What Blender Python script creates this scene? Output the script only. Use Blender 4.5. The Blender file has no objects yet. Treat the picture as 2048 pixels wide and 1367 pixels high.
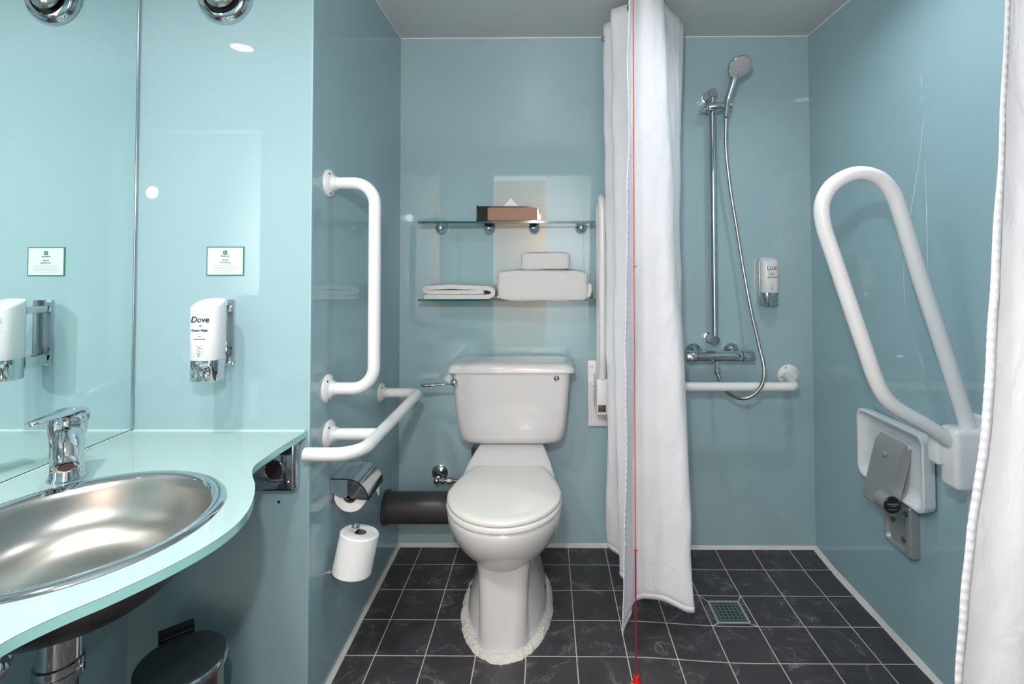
import bpy, bmesh, math, random
from mathutils import Vector, Matrix, noise
R = math.radians
random.seed(7)
scene = bpy.context.scene
COL = scene.collection

# ------------------------------------------------------------------ camera
F, PIT, YAW, ROL, CX, CY = 1006.45, .02479, .00935, -.0022, 1082.276, 496.063
CAM = Vector((0, 0, 1.2))
_fw = Vector((-math.sin(YAW) * math.cos(PIT), math.cos(YAW) * math.cos(PIT), math.sin(PIT)))
_rt = Vector((math.cos(YAW), math.sin(YAW), 0))
_up = _rt.cross(_fw)
_r2 = _rt * math.cos(ROL) + _up * math.sin(ROL)
_u2 = -_rt * math.sin(ROL) + _up * math.cos(ROL)
cam = bpy.data.cameras.new('camera')
cob = bpy.data.objects.new('camera', cam)
COL.objects.link(cob)
m = Matrix((_r2, _u2, -_fw)).transposed().to_4x4()
m.translation = CAM
cob.matrix_world = m
cam.sensor_width = 36
cam.lens = F / 2048 * 36
cam.shift_x = (1024 - CX) / 2048
cam.shift_y = (CY - 683.5) / 2048
cam.clip_start = .02
scene.camera = cob


def _ray(u, v):
    return _fw + _r2 * ((u - CX) / F) - _u2 * ((v - CY) / F)


def PY(u, v, Y):
    d = _ray(u, v)
    return CAM + d * (Y / d.y)


def PX(u, v, X):
    d = _ray(u, v)
    return CAM + d * (X / d.x)


# room constants (metres, x right, y away from the camera, z up)
XL, XR, D, ZC, YJ, XM = -.625, 1.128, 2.149, 2.162, 1.335, -1.10
YR = -.32          # rear wall with the doorway behind the camera

# ------------------------------------------------------------------ materials
MATS = {}


def mat(name, col, rough=.5, metal=0., spec=.5, coat=0., trans=0., ior=1.45, noise_bump=None, sheen=0.,
        emit=None, subs=0.):
    mt = bpy.data.materials.new(name)
    mt.use_nodes = True
    nt = mt.node_tree
    b = nt.nodes['Principled BSDF']
    b.inputs['Base Color'].default_value = (*col, 1)
    b.inputs['Roughness'].default_value = rough
    b.inputs['Metallic'].default_value = metal
    b.inputs['Specular IOR Level'].default_value = spec
    b.inputs['Coat Weight'].default_value = coat
    b.inputs['Coat Roughness'].default_value = .03
    b.inputs['Transmission Weight'].default_value = trans
    b.inputs['IOR'].default_value = ior
    b.inputs['Sheen Weight'].default_value = sheen
    if emit:
        b.inputs['Emission Color'].default_value = (*emit[0], 1)
        b.inputs['Emission Strength'].default_value = emit[1]
    if noise_bump:
        sc, st, dist = noise_bump
        tc = nt.nodes.new('ShaderNodeTexCoord')
        n = nt.nodes.new('ShaderNodeTexNoise')
        n.inputs['Scale'].default_value = sc
        n.inputs['Detail'].default_value = 4
        bp = nt.nodes.new('ShaderNodeBump')
        bp.inputs['Strength'].default_value = st
        bp.inputs['Distance'].default_value = dist
        nt.links.new(tc.outputs['Object'], n.inputs['Vector'])
        nt.links.new(n.outputs['Fac'], bp.inputs['Height'])
        nt.links.new(bp.outputs['Normal'], b.inputs['Normal'])
    MATS[name] = mt
    return mt


def nd(nt, typ, **kw):
    n = nt.nodes.new(typ)
    for k, v in kw.items():
        setattr(n, k, v)
    return n


GLASSCOL = (.333, .486, .530)


def glass_panel(name, col):
    """back-painted glass: even colour, a clear smooth face, faint wiped smears in the gloss"""
    mt = mat(name, col, rough=.04, spec=.62)
    nt = mt.node_tree
    b = nt.nodes['Principled BSDF']
    tc = nd(nt, 'ShaderNodeTexCoord')
    n = nd(nt, 'ShaderNodeTexNoise')
    n.inputs['Scale'].default_value = 3.5
    n.inputs['Detail'].default_value = 5
    mr = nd(nt, 'ShaderNodeMapRange')
    mr.inputs['From Min'].default_value = .45
    mr.inputs['From Max'].default_value = .75
    mr.inputs['To Min'].default_value = .015
    mr.inputs['To Max'].default_value = .06
    nt.links.new(tc.outputs['Object'], n.inputs['Vector'])
    nt.links.new(n.outputs['Fac'], mr.inputs['Value'])
    nt.links.new(mr.outputs['Result'], b.inputs['Roughness'])
    return mt


M_WALL = glass_panel('teal_glass', GLASSCOL)
M_CEIL = mat('ceiling_paint', (.62, .64, .63), .45)
M_MIRROR = mat('mirror_silver', (.86, .93, .92), .0, 1.)
M_CHROME = mat('chrome', (.66, .68, .70), .05, 1.)
M_STEEL = mat('brushed_steel', (.50, .48, .45), .27, 1.)
_b = M_STEEL.node_tree.nodes['Principled BSDF']
_b.inputs['Anisotropic'].default_value = .75
_t = M_STEEL.node_tree.nodes.new('ShaderNodeTangent')
_t.direction_type = 'RADIAL'
_t.axis = 'Z'
M_STEEL.node_tree.links.new(_t.outputs[0], _b.inputs['Tangent'])
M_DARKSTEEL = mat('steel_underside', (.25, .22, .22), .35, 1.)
M_CERAMIC = mat('white_ceramic', (.66, .655, .665), .10, coat=.4)
M_SEATPL = mat('white_seat_plastic', (.74, .725, .70), .16)
M_RAIL = mat('white_rail_nylon', (.77, .77, .785), .28)
M_PLAST = mat('white_plastic', (.70, .71, .73), .25)
M_SHSEAT = mat('shower_seat_plastic', (.72, .74, .77), .35)
M_ALU = mat('grey_aluminium', (.40, .405, .41), .42, .5)
M_BLACK = mat('black_plastic', (.012, .012, .015), .3)
M_BINLID = mat('bin_lid_grey', (.030, .042, .050), .42)
M_PIPE = mat('soil_pipe_grey', (.045, .043, .045), .38)
M_SEAL = mat('white_sealant', (.66, .64, .62), .5)
M_MORTAR = mat('mortar', (.68, .65, .61), .9, noise_bump=(90, .8, .01))
M_TOWEL = mat('terry_towel', (.76, .76, .765), .95, noise_bump=(420, .9, .004), sheen=.2)
M_PAPER = mat('tissue_paper', (.86, .86, .87), .95, noise_bump=(160, .25, .002))
M_CARDTUBE = mat('card_core', (.22, .15, .11), .9)
M_COUNTER = mat('aqua_glass_top', (.375, .515, .51), .05, spec=.5)
M_CEDGE = mat('aqua_glass_edge', (.34, .66, .64), .08, spec=.5)
M_SHELFGL = mat('shelf_glass', (.80, .95, .92), .0, trans=1., ior=1.45)
M_SHELFEDGE = mat('shelf_glass_edge', (.01, .10, .085), .08)
M_BROWN = mat('brown_card_panel', (.28, .12, .07), .45, noise_bump=None)
M_BLKACRYL = mat('black_acrylic', (.012, .008, .010), .05)
M_WOOD = mat('warm_wood', (.58, .36, .22), .5)
M_WHITEP = mat('white_paint', (.80, .80, .80), .5)
M_ORANGE = mat('orange_cord', (.52, .10, .05), .8)
M_CRIMSON = mat('crimson_cord', (.25, .01, .035), .8)
M_REDPL = mat('red_plastic', (.50, .01, .012), .3)
M_GREENINK = mat('green_ink', (.02, .22, .10), .5)
M_CARD = mat('white_card', (.66, .70, .73), .35)
M_GREYINK = mat('grey_ink', (.16, .20, .22), .6)
M_NAVY = mat('navy_ink', (.02, .04, .10), .5)
M_GOLD = mat('gold_ink', (.45, .24, .05), .5)
M_BROWNINK = mat('brown_ink', (.10, .06, .04), .5)
M_HEADFACE = mat('shower_face_grey', (.45, .45, .47), .45)
M_TRIM = mat('silver_trim', (.55, .60, .60), .18, 1.)
M_HOSE = mat('hose_steel', (.55, .52, .52), .25, 1.)
M_DARKHOLE = mat('dark_hole', (.01, .01, .012), .6)


def floor_mat():
    mt = mat('slate_tiles', (.03, .03, .03), .38)
    nt = mt.node_tree
    b = nt.nodes['Principled BSDF']
    L = nt.links.new
    geo = nd(nt, 'ShaderNodeNewGeometry')
    sep = nd(nt, 'ShaderNodeSeparateXYZ')
    L(geo.outputs['Position'], sep.inputs[0])
    T = .15354

    def line(axis, off):
        s = nd(nt, 'ShaderNodeMath', operation='SUBTRACT')
        L(sep.outputs[axis], s.inputs[0])
        s.inputs[1].default_value = off - 30 * T
        p = nd(nt, 'ShaderNodeMath', operation='DIVIDE')
        L(s.outputs[0], p.inputs[0])
        p.inputs[1].default_value = T
        return p
    px_, py_ = line(0, .09035), line(1, 2.01847)

    def dist(p):
        f = nd(nt, 'ShaderNodeMath', operation='FRACT')
        L(p.outputs[0], f.inputs[0])
        s = nd(nt, 'ShaderNodeMath', operation='SUBTRACT')
        L(f.outputs[0], s.inputs[0])
        s.inputs[1].default_value = .5
        a = nd(nt, 'ShaderNodeMath', operation='ABSOLUTE')
        L(s.outputs[0], a.inputs[0])
        return a
    mx = nd(nt, 'ShaderNodeMath', operation='MAXIMUM')
    L(dist(px_).outputs[0], mx.inputs[0])
    L(dist(py_).outputs[0], mx.inputs[1])
    gr = nd(nt, 'ShaderNodeMapRange')
    L(mx.outputs[0], gr.inputs['Value'])
    gr.inputs['From Min'].default_value = .487
    gr.inputs['From Max'].default_value = .492
    # tile id -> random tone and a shifted vein pattern
    cmb = nd(nt, 'ShaderNodeCombineXYZ')
    for i, p in enumerate((px_, py_)):
        f = nd(nt, 'ShaderNodeMath', operation='FLOOR')
        L(p.outputs[0], f.inputs[0])
        L(f.outputs[0], cmb.inputs[i])
    wn = nd(nt, 'ShaderNodeTexWhiteNoise', noise_dimensions='3D')
    L(cmb.outputs[0], wn.inputs['Vector'])
    sc = nd(nt, 'ShaderNodeVectorMath', operation='SCALE')
    L(wn.outputs['Color'], sc.inputs[0])
    sc.inputs['Scale'].default_value = 6
    ad = nd(nt, 'ShaderNodeVectorMath', operation='ADD')
    L(geo.outputs['Position'], ad.inputs[0])
    L(sc.outputs[0], ad.inputs[1])
    n1 = nd(nt, 'ShaderNodeTexNoise')
    n1.inputs['Scale'].default_value = 7
    n1.inputs['Detail'].default_value = 6
    n1.inputs['Roughness'].default_value = .62
    n1.inputs['Distortion'].default_value = 1.2
    L(ad.outputs[0], n1.inputs['Vector'])
    s = nd(nt, 'ShaderNodeMath', operation='SUBTRACT')
    L(n1.outputs['Fac'], s.inputs[0])
    s.inputs[1].default_value = .5
    a = nd(nt, 'ShaderNodeMath', operation='ABSOLUTE')
    L(s.outputs[0], a.inputs[0])
    vein = nd(nt, 'ShaderNodeMapRange')
    L(a.outputs[0], vein.inputs['Value'])
    vein.inputs['From Min'].default_value = 0
    vein.inputs['From Max'].default_value = .024
    vein.inputs['To Min'].default_value = 1
    vein.inputs['To Max'].default_value = 0
    n2 = nd(nt, 'ShaderNodeTexNoise')
    n2.inputs['Scale'].default_value = 14
    n2.inputs['Detail'].default_value = 5
    L(ad.outputs[0], n2.inputs['Vector'])
    vm = nd(nt, 'ShaderNodeMapRange')
    L(n2.outputs['Fac'], vm.inputs['Value'])
    vm.inputs['From Min'].default_value = .45
    vm.inputs['From Max'].default_value = .75
    vmul = nd(nt, 'ShaderNodeMath', operation='MULTIPLY')
    L(vein.outputs['Result'], vmul.inputs[0])
    L(vm.outputs['Result'], vmul.inputs[1])
    base = nd(nt, 'ShaderNodeMix', data_type='RGBA')
    L(n2.outputs['Fac'], base.inputs['Factor'])
    base.inputs['A'].default_value = (.030, .028, .033, 1)
    base.inputs['B'].default_value = (.076, .067, .072, 1)
    v2 = nd(nt, 'ShaderNodeMix', data_type='RGBA')
    L(vmul.outputs[0], v2.inputs['Factor'])
    L(base.outputs['Result'], v2.inputs['A'])
    v2.inputs['B'].default_value = (.24, .235, .25, 1)
    fin = nd(nt, 'ShaderNodeMix', data_type='RGBA')
    L(gr.outputs['Result'], fin.inputs['Factor'])
    L(v2.outputs['Result'], fin.inputs['A'])
    fin.inputs['B'].default_value = (.58, .52, .50, 1)
    L(fin.outputs['Result'], b.inputs['Base Color'])
    bp = nd(nt, 'ShaderNodeBump')
    bp.inputs['Strength'].default_value = .25
    bp.inputs['Distance'].default_value = .004
    L(n2.outputs['Fac'], bp.inputs['Height'])
    L(bp.outputs['Normal'], b.inputs['Normal'])
    return mt


M_FLOOR = floor_mat()


def curtain_mat():
    mt = mat('curtain_cloth', (.82, .83, .875), .75, sheen=.15)
    nt = mt.node_tree
    b = nt.nodes['Principled BSDF']
    L = nt.links.new
    tr = nd(nt, 'ShaderNodeBsdfTranslucent')
    tr.inputs['Color'].default_value = (.72, .74, .80, 1)
    mx = nd(nt, 'ShaderNodeMixShader')
    mx.inputs[0].default_value = .14
    L(b.outputs[0], mx.inputs[1])
    L(tr.outputs[0], mx.inputs[2])
    L(mx.outputs[0], nt.nodes['Material Output'].inputs['Surface'])
    tc = nd(nt, 'ShaderNodeTexCoord')
    mp = nd(nt, 'ShaderNodeMapping')
    mp.inputs['Scale'].default_value = (9, 9, 4.5)
    n = nd(nt, 'ShaderNodeTexNoise')
    n.inputs['Scale'].default_value = 2.2
    n.inputs['Detail'].default_value = 5
    n.inputs['Distortion'].default_value = .7
    bp = nd(nt, 'ShaderNodeBump')
    bp.inputs['Strength'].default_value = .55
    bp.inputs['Distance'].default_value = .012
    L(tc.outputs['Object'], mp.inputs['Vector'])
    L(mp.outputs[0], n.inputs['Vector'])
    L(n.outputs['Fac'], bp.inputs['Height'])
    L(bp.outputs['Normal'], b.inputs['Normal'])
    return mt


M_CURT = curtain_mat()

# ------------------------------------------------------------------ object helpers


class W:
    """collects geometry in world coordinates"""

    def __init__(s):
        s.bm = bmesh.new()

    def ring_loft(s, rings, cap0=True, cap1=True, closed=True):
        bm = s.bm
        vr = [[bm.verts.new(p) for p in r] for r in rings]
        n = len(rings[0])
        for a, b in zip(vr[:-1], vr[1:]):
            for i in range(n if closed else n - 1):
                j = (i + 1) % n
                bm.faces.new((a[i], a[j], b[j], b[i]))
        if cap0 and closed:
            bm.faces.new(list(reversed(vr[0])))
        if cap1 and closed:
            bm.faces.new(vr[-1])
        return s

    def tube(s, pts, r, seg=20, closed=False, caps=True):
        pts = [Vector(p) for p in pts]
        n = len(pts)
        rad = r if callable(r) else (lambda t: r)
        t0 = (pts[1] - pts[0]).normalized()
        ref = Vector((0, 0, 1)) if abs(t0.z) < .9 else Vector((1, 0, 0))
        u = t0.cross(ref).normalized()
        rings = []
        for i, p in enumerate(pts):
            if closed:
                t = pts[(i + 1) % n] - pts[i - 1]
            elif i == 0:
                t = pts[1] - pts[0]
            elif i == n - 1:
                t = pts[-1] - pts[-2]
            else:
                t = (pts[i + 1] - p).normalized() + (p - pts[i - 1]).normalized()
            t.normalize()
            u = (u - t * u.dot(t)).normalized()
            v = t.cross(u)
            rr = rad(i / (n - 1))
            rings.append([p + (u * math.cos(k * 2 * math.pi / seg) + v * math.sin(k * 2 * math.pi / seg)) * rr
                          for k in range(seg)])
        if closed:
            rings.append(rings[0])
            bm = s.bm
            vr = [[bm.verts.new(q) for q in rg] for rg in rings[:-1]]
            for i in range(n):
                a, b = vr[i], vr[(i + 1) % n]
                for k in range(seg):
                    j = (k + 1) % seg
                    bm.faces.new((a[k], a[j], b[j], b[k]))
        else:
            s.ring_loft(rings, caps, caps)
        return s

    def lathe(s, prof, o, axis=(0, 0, 1), seg=32, cap=True):
        """prof: list of (radius, height along axis)"""
        ax = Vector(axis).normalized()
        ref = Vector((1, 0, 0)) if abs(ax.x) < .9 else Vector((0, 1, 0))
        u = (ref - ax * ref.dot(ax)).normalized()
        v = ax.cross(u)
        o = Vector(o)
        rings = [[o + ax * h + (u * math.cos(k * 2 * math.pi / seg) + v * math.sin(k * 2 * math.pi / seg)) * max(r, 1e-5)
                  for k in range(seg)] for r, h in prof]
        return s.ring_loft(rings, cap, cap)

    def box(s, a, b, bev=0., seg=2):
        a, b = Vector(a), Vector(b)
        c = (a + b) / 2
        d = b - a
        r = bmesh.ops.create_cube(s.bm, size=1, matrix=Matrix.Translation(c) @ Matrix.Diagonal((abs(d.x), abs(d.y), abs(d.z), 1)))
        if bev > 0:
            es = list({e for v in r['verts'] for e in v.link_edges})
            bmesh.ops.bevel(s.bm, geom=es, offset=bev, segments=seg, profile=.5, affect='EDGES')
        return s

    def prism(s, poly, vec, bev=0.):
        """poly: list of 3-D points of a planar outline, extruded by vec"""
        vec = Vector(vec)
        a = [Vector(p) for p in poly]
        return s.ring_loft([a, [p + vec for p in a]])

    def sphere(s, c, r, sx=1, sy=1, sz=1, seg=24):
        bmesh.ops.create_uvsphere(s.bm, u_segments=seg, v_segments=seg // 2, radius=r,
                                  matrix=Matrix.Translation(Vector(c)) @ Matrix.Diagonal((sx, sy, sz, 1)))
        return s

    def soft_box(s, c, h, e=.3, n=40, amp=0., freq=14., seed=0.):
        """superellipsoid with a little cloth unevenness"""
        c = Vector(c)

        def pw(x):
            return math.copysign(abs(x) ** e, x)
        rows = []
        for i in range(n + 1):
            ph = -math.pi / 2 + math.pi * i / n
            ph = max(min(ph, math.pi / 2 - 1e-3), -math.pi / 2 + 1e-3)
            row = []
            for k in range(2 * n):
                th = 2 * math.pi * k / (2 * n)
                p = Vector((pw(math.cos(ph)) * pw(math.cos(th)) * h[0], pw(math.cos(ph)) * pw(math.sin(th)) * h[1], pw(math.sin(ph)) * h[2]))
                if amp:
                    q = (c + p) * freq + Vector((seed, seed * 2, 0))
                    p += Vector((noise.noise(q), noise.noise(q + Vector((9, 0, 0))), noise.noise(q + Vector((0, 9, 0))))) * amp
                row.append(c + p)
            rows.append(row)
        return s.ring_loft(rows)

    def finish(s, name, material, parent=None, smooth=True, angle=38, mats=None, origin=None):
        bm = s.bm
        bmesh.ops.remove_doubles(bm, verts=bm.verts, dist=1e-6)
        bmesh.ops.recalc_face_normals(bm, faces=bm.faces)
        if parent is not None:
            off = parent.get('_o')
            off = Vector(off) if off is not None else Vector()
        elif origin is not None:
            off = Vector(origin)
        else:
            xs = [v.co for v in bm.verts]
            lo = Vector((min(v.x for v in xs), min(v.y for v in xs), min(v.z for v in xs)))
            hi = Vector((max(v.x for v in xs), max(v.y for v in xs), max(v.z for v in xs)))
            off = Vector(((lo.x + hi.x) / 2, (lo.y + hi.y) / 2, lo.z))
        bmesh.ops.translate(bm, verts=bm.verts, vec=-off)
        if smooth:
            for f in bm.faces:
                f.smooth = True
            for e in bm.edges:
                if len(e.link_faces) == 2 and e.calc_face_angle(0) > R(angle):
                    e.smooth = False
        me = bpy.data.meshes.new(name)
        bm.to_mesh(me)
        bm.free()
        o = bpy.data.objects.new(name, me)
        for mm in (mats or [material]):
            me.materials.append(mm)
        COL.objects.link(o)
        if parent is not None:
            o.parent = parent
            o['_o'] = tuple(off)
        else:
            o.location = off
            o['_o'] = tuple(off)
        return o


def thing(name, loc, label, cat, group=None):
    o = bpy.data.objects.new(name, None)
    COL.objects.link(o)
    o.location = loc
    o['_o'] = tuple(loc)
    o.empty_display_size = .05
    return tag(o, label, cat, group)


def tag(o, label, cat, group=None):
    o['label'] = label
    o['category'] = cat
    if group:
        o['group'] = group
    return o


def struct(o):
    o['kind'] = 'structure'
    return o


def fillet(pts, r, n=10):
    """polyline with rounded corners"""
    pts = [Vector(p) for p in pts]
    rr = r if isinstance(r, (list, tuple)) else [r] * len(pts)
    out = [pts[0]]
    for i in range(1, len(pts) - 1):
        p, a, b = pts[i], pts[i - 1], pts[i + 1]
        d1, d2 = (a - p), (b - p)
        l = min(d1.length, d2.length) * .49
        ang = d1.angle(d2)
        t = min(rr[i] / math.tan(ang / 2), l)
        p1, p2 = p + d1.normalized() * t, p + d2.normalized() * t
        rad = t * math.tan(ang / 2)
        bis = (d1.normalized() + d2.normalized()).normalized()
        c = p + bis * (rad / math.sin(ang / 2))
        v1, v2 = p1 - c, p2 - c
        tot = v1.angle(v2)
        for k in range(n + 1):
            f = k / n
            if tot < 1e-4:
                out.append(p1.lerp(p2, f))
            else:
                out.append(c + (v1 * math.sin((1 - f) * tot) + v2 * math.sin(f * tot)) / math.sin(tot))
    out.append(pts[-1])
    return out


def catmull(pts, n=12, closed=False):
    pts = [Vector(p) for p in pts]
    m_ = len(pts)
    out = []
    rng = range(m_) if closed else range(m_ - 1)
    for i in rng:
        if closed:
            p0, p1, p2, p3 = pts[i - 1], pts[i], pts[(i + 1) % m_], pts[(i + 2) % m_]
        else:
            p0 = pts[max(i - 1, 0)]
            p1, p2 = pts[i], pts[i + 1]
            p3 = pts[min(i + 2, m_ - 1)]
        for k in range(n):
            t = k / n
            out.append(.5 * ((2 * p1) + (-p0 + p2) * t + (2 * p0 - 5 * p1 + 4 * p2 - p3) * t * t + (-p0 + 3 * p1 - 3 * p2 + p3) * t ** 3))
    if not closed:
        out.append(pts[-1])
    return out


def rrect(cx, cy, hx, hy, r, z, n=8):
    out = []
    for qx, qy, a0 in ((1, 1, 0), (-1, 1, 90), (-1, -1, 180), (1, -1, 270)):
        for k in range(n + 1):
            a = R(a0 + 90 * k / n)
            out.append(Vector((cx + qx * (hx - r) + r * math.cos(a), cy + qy * (hy - r) + r * math.sin(a), z)))
    return out


def text_mesh(name, body, size, mtrl, parent, loc, rot, font_shear=0., depth=.0003, align='CENTER', bold=0.):
    """lettering as a thin solid mesh"""
    cu = bpy.data.curves.new(name, 'FONT')
    cu.body = body
    cu.size = size
    cu.shear = font_shear
    cu.align_x = align
    cu.align_y = 'CENTER'
    cu.extrude = depth
    cu.offset = bold
    tmp = bpy.data.objects.new(name + '_tmp', cu)
    COL.objects.link(tmp)
    dg = bpy.context.evaluated_depsgraph_get()
    me = bpy.data.meshes.new_from_object(tmp.evaluated_get(dg))
    bpy.data.objects.remove(tmp)
    mtx = Matrix.Translation(Vector(loc)) @ rot.to_4x4()
    me.transform(mtx)
    w = W()
    w.bm.from_mesh(me)
    bpy.data.meshes.remove(me)
    return w.finish(name, mtrl, parent, smooth=False)


ROT_FRONT = Matrix.Rotation(R(90), 3, 'X')    # text that faces -Y

# ------------------------------------------------------------------ room shell
TH = .08


def wall(name, a, b, material=M_WALL):
    return struct(W().box(a, b).finish(name, material, smooth=False))


wall('wall_back', (XL - .02, D, -.1), (XR + TH, D + TH, ZC + .05))
wall('wall_right', (XR, YR, -.1), (XR + TH, D, ZC + .05))
wall('wall_alcove', (XL - .035, YJ + .012, -.1), (XL, D, ZC + .05))
wall('wall_basin', (XM - TH, YJ, -.1), (XL - .004, YJ + .012, ZC + .05))
wall('wall_left', (XM - TH, YR, -.1), (XM, YJ, ZC + .05))
struct(W().box((XL - .004, YJ - .0005, -.05), (XL + .0005, YJ + .012, ZC)).finish('trim_1', mat('joint_seal', (.33, .52, .55), .3), smooth=False))
struct(W().box((XM - .3, YR - .3, ZC), (XR + .3, D + .2, ZC + .06)).finish('ceiling', M_CEIL, smooth=False))

# floor: tiles laid level under the pan and falling slightly into the shower side


def floor_z(x, y):
    t = min(max((x - .22) / .42, 0), 1)
    s_ = t * t * (3 - 2 * t)
    e = min(max((D - y) / .14, 0), 1)
    return -.018 * s_ * (.35 + .65 * e)


w = W()
NX, NY = 120, 60
x0, x1, y0, y1 = XM - .05, XR + .05, YR - .05, D + .05
gv = [[w.bm.verts.new((x0 + (x1 - x0) * i / NX, y0 + (y1 - y0) * j / NY, floor_z(x0 + (x1 - x0) * i / NX, y0 + (y1 - y0) * j / NY)))
       for i in range(NX + 1)] for j in range(NY + 1)]
for j in range(NY):
    for i in range(NX):
        w.bm.faces.new((gv[j][i], gv[j][i + 1], gv[j + 1][i + 1], gv[j + 1][i]))
struct(w.finish('floor', M_FLOOR, angle=80, origin=(0, 0, 0)))


def seal(name, a, b, nrm, h=.012):
    """white bead of sealant along the foot of a wall"""
    a, b, nrm = Vector(a), Vector(b), Vector(nrm)
    rings = []
    N = 40
    for i in range(N + 1):
        p = a.lerp(b, i / N)
        p.z = floor_z(p.x, p.y) - .002
        hh = h * (1 + .18 * noise.noise(p * 9))
        rings.append([p, p + nrm * hh * 1.1 + Vector((0, 0, .002)), p + nrm * hh * .55 + Vector((0, 0, hh * .6)), p + Vector((0, 0, hh * 1.15)) + nrm * .001,
                      p + Vector((0, 0, hh * 1.15)) - nrm * .002])
    return struct(W().ring_loft(rings).finish(name, M_SEAL))


seal('baseboard_back', (XL, D, 0), (XR, D, 0), (0, -1, 0))
seal('baseboard_right', (XR, D, 0), (XR, .3, 0), (-1, 0, 0), .014)
seal('baseboard_left', (XL, YJ, 0), (XL, D, 0), (1, 0, 0), .010)
# thin pale bead where the panels meet the ceiling
w = W()
w.box((XL, D - .004, ZC - .004), (XR, D, ZC))
w.box((XR - .004, .2, ZC - .004), (XR, D, ZC))
w.box((XL, YJ, ZC - .004), (XL + .004, D, ZC))
struct(w.finish('trim_2', M_WHITEP, smooth=False))

# rear wall with doorway and the entrance hall outside (seen only as reflections)
wall('wall_rear', (XM - TH, YR - TH, -.1), (-.48, YR, ZC + .05))
wall('wall_rear_side', (.42, YR - TH, -.1), (XR + TH, YR, ZC + .05))
struct(W().box((-.48, YR - TH, 1.99), (.42, YR, ZC + .05)).finish('wall_rear_header', M_WHITEP, smooth=False))
struct(W().box((-1.7, -2.1, -.1), (1.7, -2.04, 2.4)).finish('wall_hall', M_WHITEP, smooth=False))
struct(W().box((-1.7, -2.1, -.06), (1.7, YR - TH, -.02)).finish('floor_hall', mat('hall_carpet', (.12, .09, .07), .9), smooth=False))
struct(W().box((-1.7, -2.1, 2.4), (1.7, YR - TH, 2.45)).finish('ceiling_hall', M_WHITEP, smooth=False))
struct(W().box((-1.75, -2.1, -.1), (-1.7, YR - TH, 2.45)).finish('wall_hall_left', M_WHITEP, smooth=False))
struct(W().box((1.7, -2.1, -.1), (1.75, YR - TH, 2.45)).finish('wall_hall_right', M_WHITEP, smooth=False))
struct(W().box((-.56, -1.28, -.02), (.0, -1.24, 2.08)).finish('door_1', M_WOOD, smooth=False))

# ------------------------------------------------------------------ mirror on the left wall
mir = thing('mirror', (XM, .5, .76), 'frameless wall mirror above the aqua glass top at the left', 'mirror')
W().box((XM - .0005, YR + .02, .758), (XM + .005, YJ - .006, ZC - .002)).finish('mirror_panel', M_MIRROR, mir, smooth=False)
W().tube([(XM + .004, YJ - .004, .758), (XM + .004, YJ - .004, ZC - .003)], .0042, 10).finish('edge_strip', M_TRIM, mir)

# ------------------------------------------------------------------ glass basin top
ZT = .752
BC = Vector((-.797, .860))
half = [(-.640, YJ - .002), (-.641, 1.215), (-.642, 1.134), (-.637, 1.100), (-.616, 1.060), (-.585, 1.016), (-.555, .960), (-.535, .905), (-.528, .853)]
front = [Vector((x, y, 0)) for x, y in half]
mirror_half = [Vector((p.x, 2 * .853 - p.y, 0)) for p in reversed(front[:-1])]
curve_pts = front[:3] + catmull(front[2:] + mirror_half[:-2], 8)[1:] + mirror_half[-2:]
yend = curve_pts[-1].y
outl = [Vector((XM + .006, YJ - .002, 0))] + [Vector((p.x, p.y, 0)) for p in curve_pts] + [Vector((XM + .006, yend, 0))]
outl[1].x = -.632
top = thing('vanity_counter', (XM, .85, ZT - .015), 'pale aqua glass basin top with a wavy front edge, fixed in the left corner', 'counter')
bm = bmesh.new()
lo = [bm.verts.new((p.x, p.y, ZT)) for p in outl]
hi = [bm.verts.new((BC.x + .198 * math.cos(2 * math.pi * k / 64), BC.y + .198 * math.sin(2 * math.pi * k / 64), ZT)) for k in range(64)]
es = [bm.edges.new((l[i], l[(i + 1) % len(l)])) for l in (lo, hi) for i in range(len(l))]
bmesh.ops.triangle_fill(bm, use_beauty=True, use_dissolve=False, edges=es)
w = W()
w.bm.free()
w.bm = bm
for f in list(bm.faces):
    c = f.calc_center_median()
    if (Vector((c.x, c.y)) - BC).length < .19:
        bm.faces.remove(f)
bmesh.ops.solidify(bm, geom=list(bm.faces), thickness=.0005)
w.finish('top_face', M_COUNTER, top, smooth=False)
# edge and underside
w = W()
r0 = [Vector((p.x, p.y, ZT - .0004)) for p in outl]
nr = []
for i, p in enumerate(outl):
    a, b = outl[i - 1], outl[(i + 1) % len(outl)]
    t = (b - a).normalized()
    nr.append(Vector((t.y, -t.x, 0)))
sgn = 1
ring_b = [Vector((p.x, p.y, ZT - .0150)) for p in outl]
w.ring_loft([r0, ring_b], False, False)
w.finish('polished_edge', M_CEDGE, top)
w = W()
bm = bmesh.new()
lo = [bm.verts.new((p.x, p.y, ZT - .015)) for p in outl]
hi = [bm.verts.new((BC.x + .198 * math.cos(2 * math.pi * k / 64), BC.y + .198 * math.sin(2 * math.pi * k / 64), ZT - .015)) for k in range(64)]
es = [bm.edges.new((l[i], l[(i + 1) % len(l)])) for l in (lo, hi) for i in range(len(l))]
bmesh.ops.triangle_fill(bm, use_beauty=True, use_dissolve=False, edges=es)
for f in list(bm.faces):
    c = f.calc_center_median()
    if (Vector((c.x, c.y)) - BC).length < .19:
        bm.faces.remove(f)
w.bm.free()
w.bm = bm
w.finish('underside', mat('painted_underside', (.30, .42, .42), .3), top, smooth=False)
# white bead against the walls
W().box((XM + .005, YJ - .006, ZT - .001), (XL - .012, YJ - .0005, ZT + .004)).box((XM + .005, .2, ZT - .001), (XM + .010, YJ - .005, ZT + .004)).finish('sealant_bead', mat('bead', (.62, .76, .72), .4), top, smooth=False)

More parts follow.
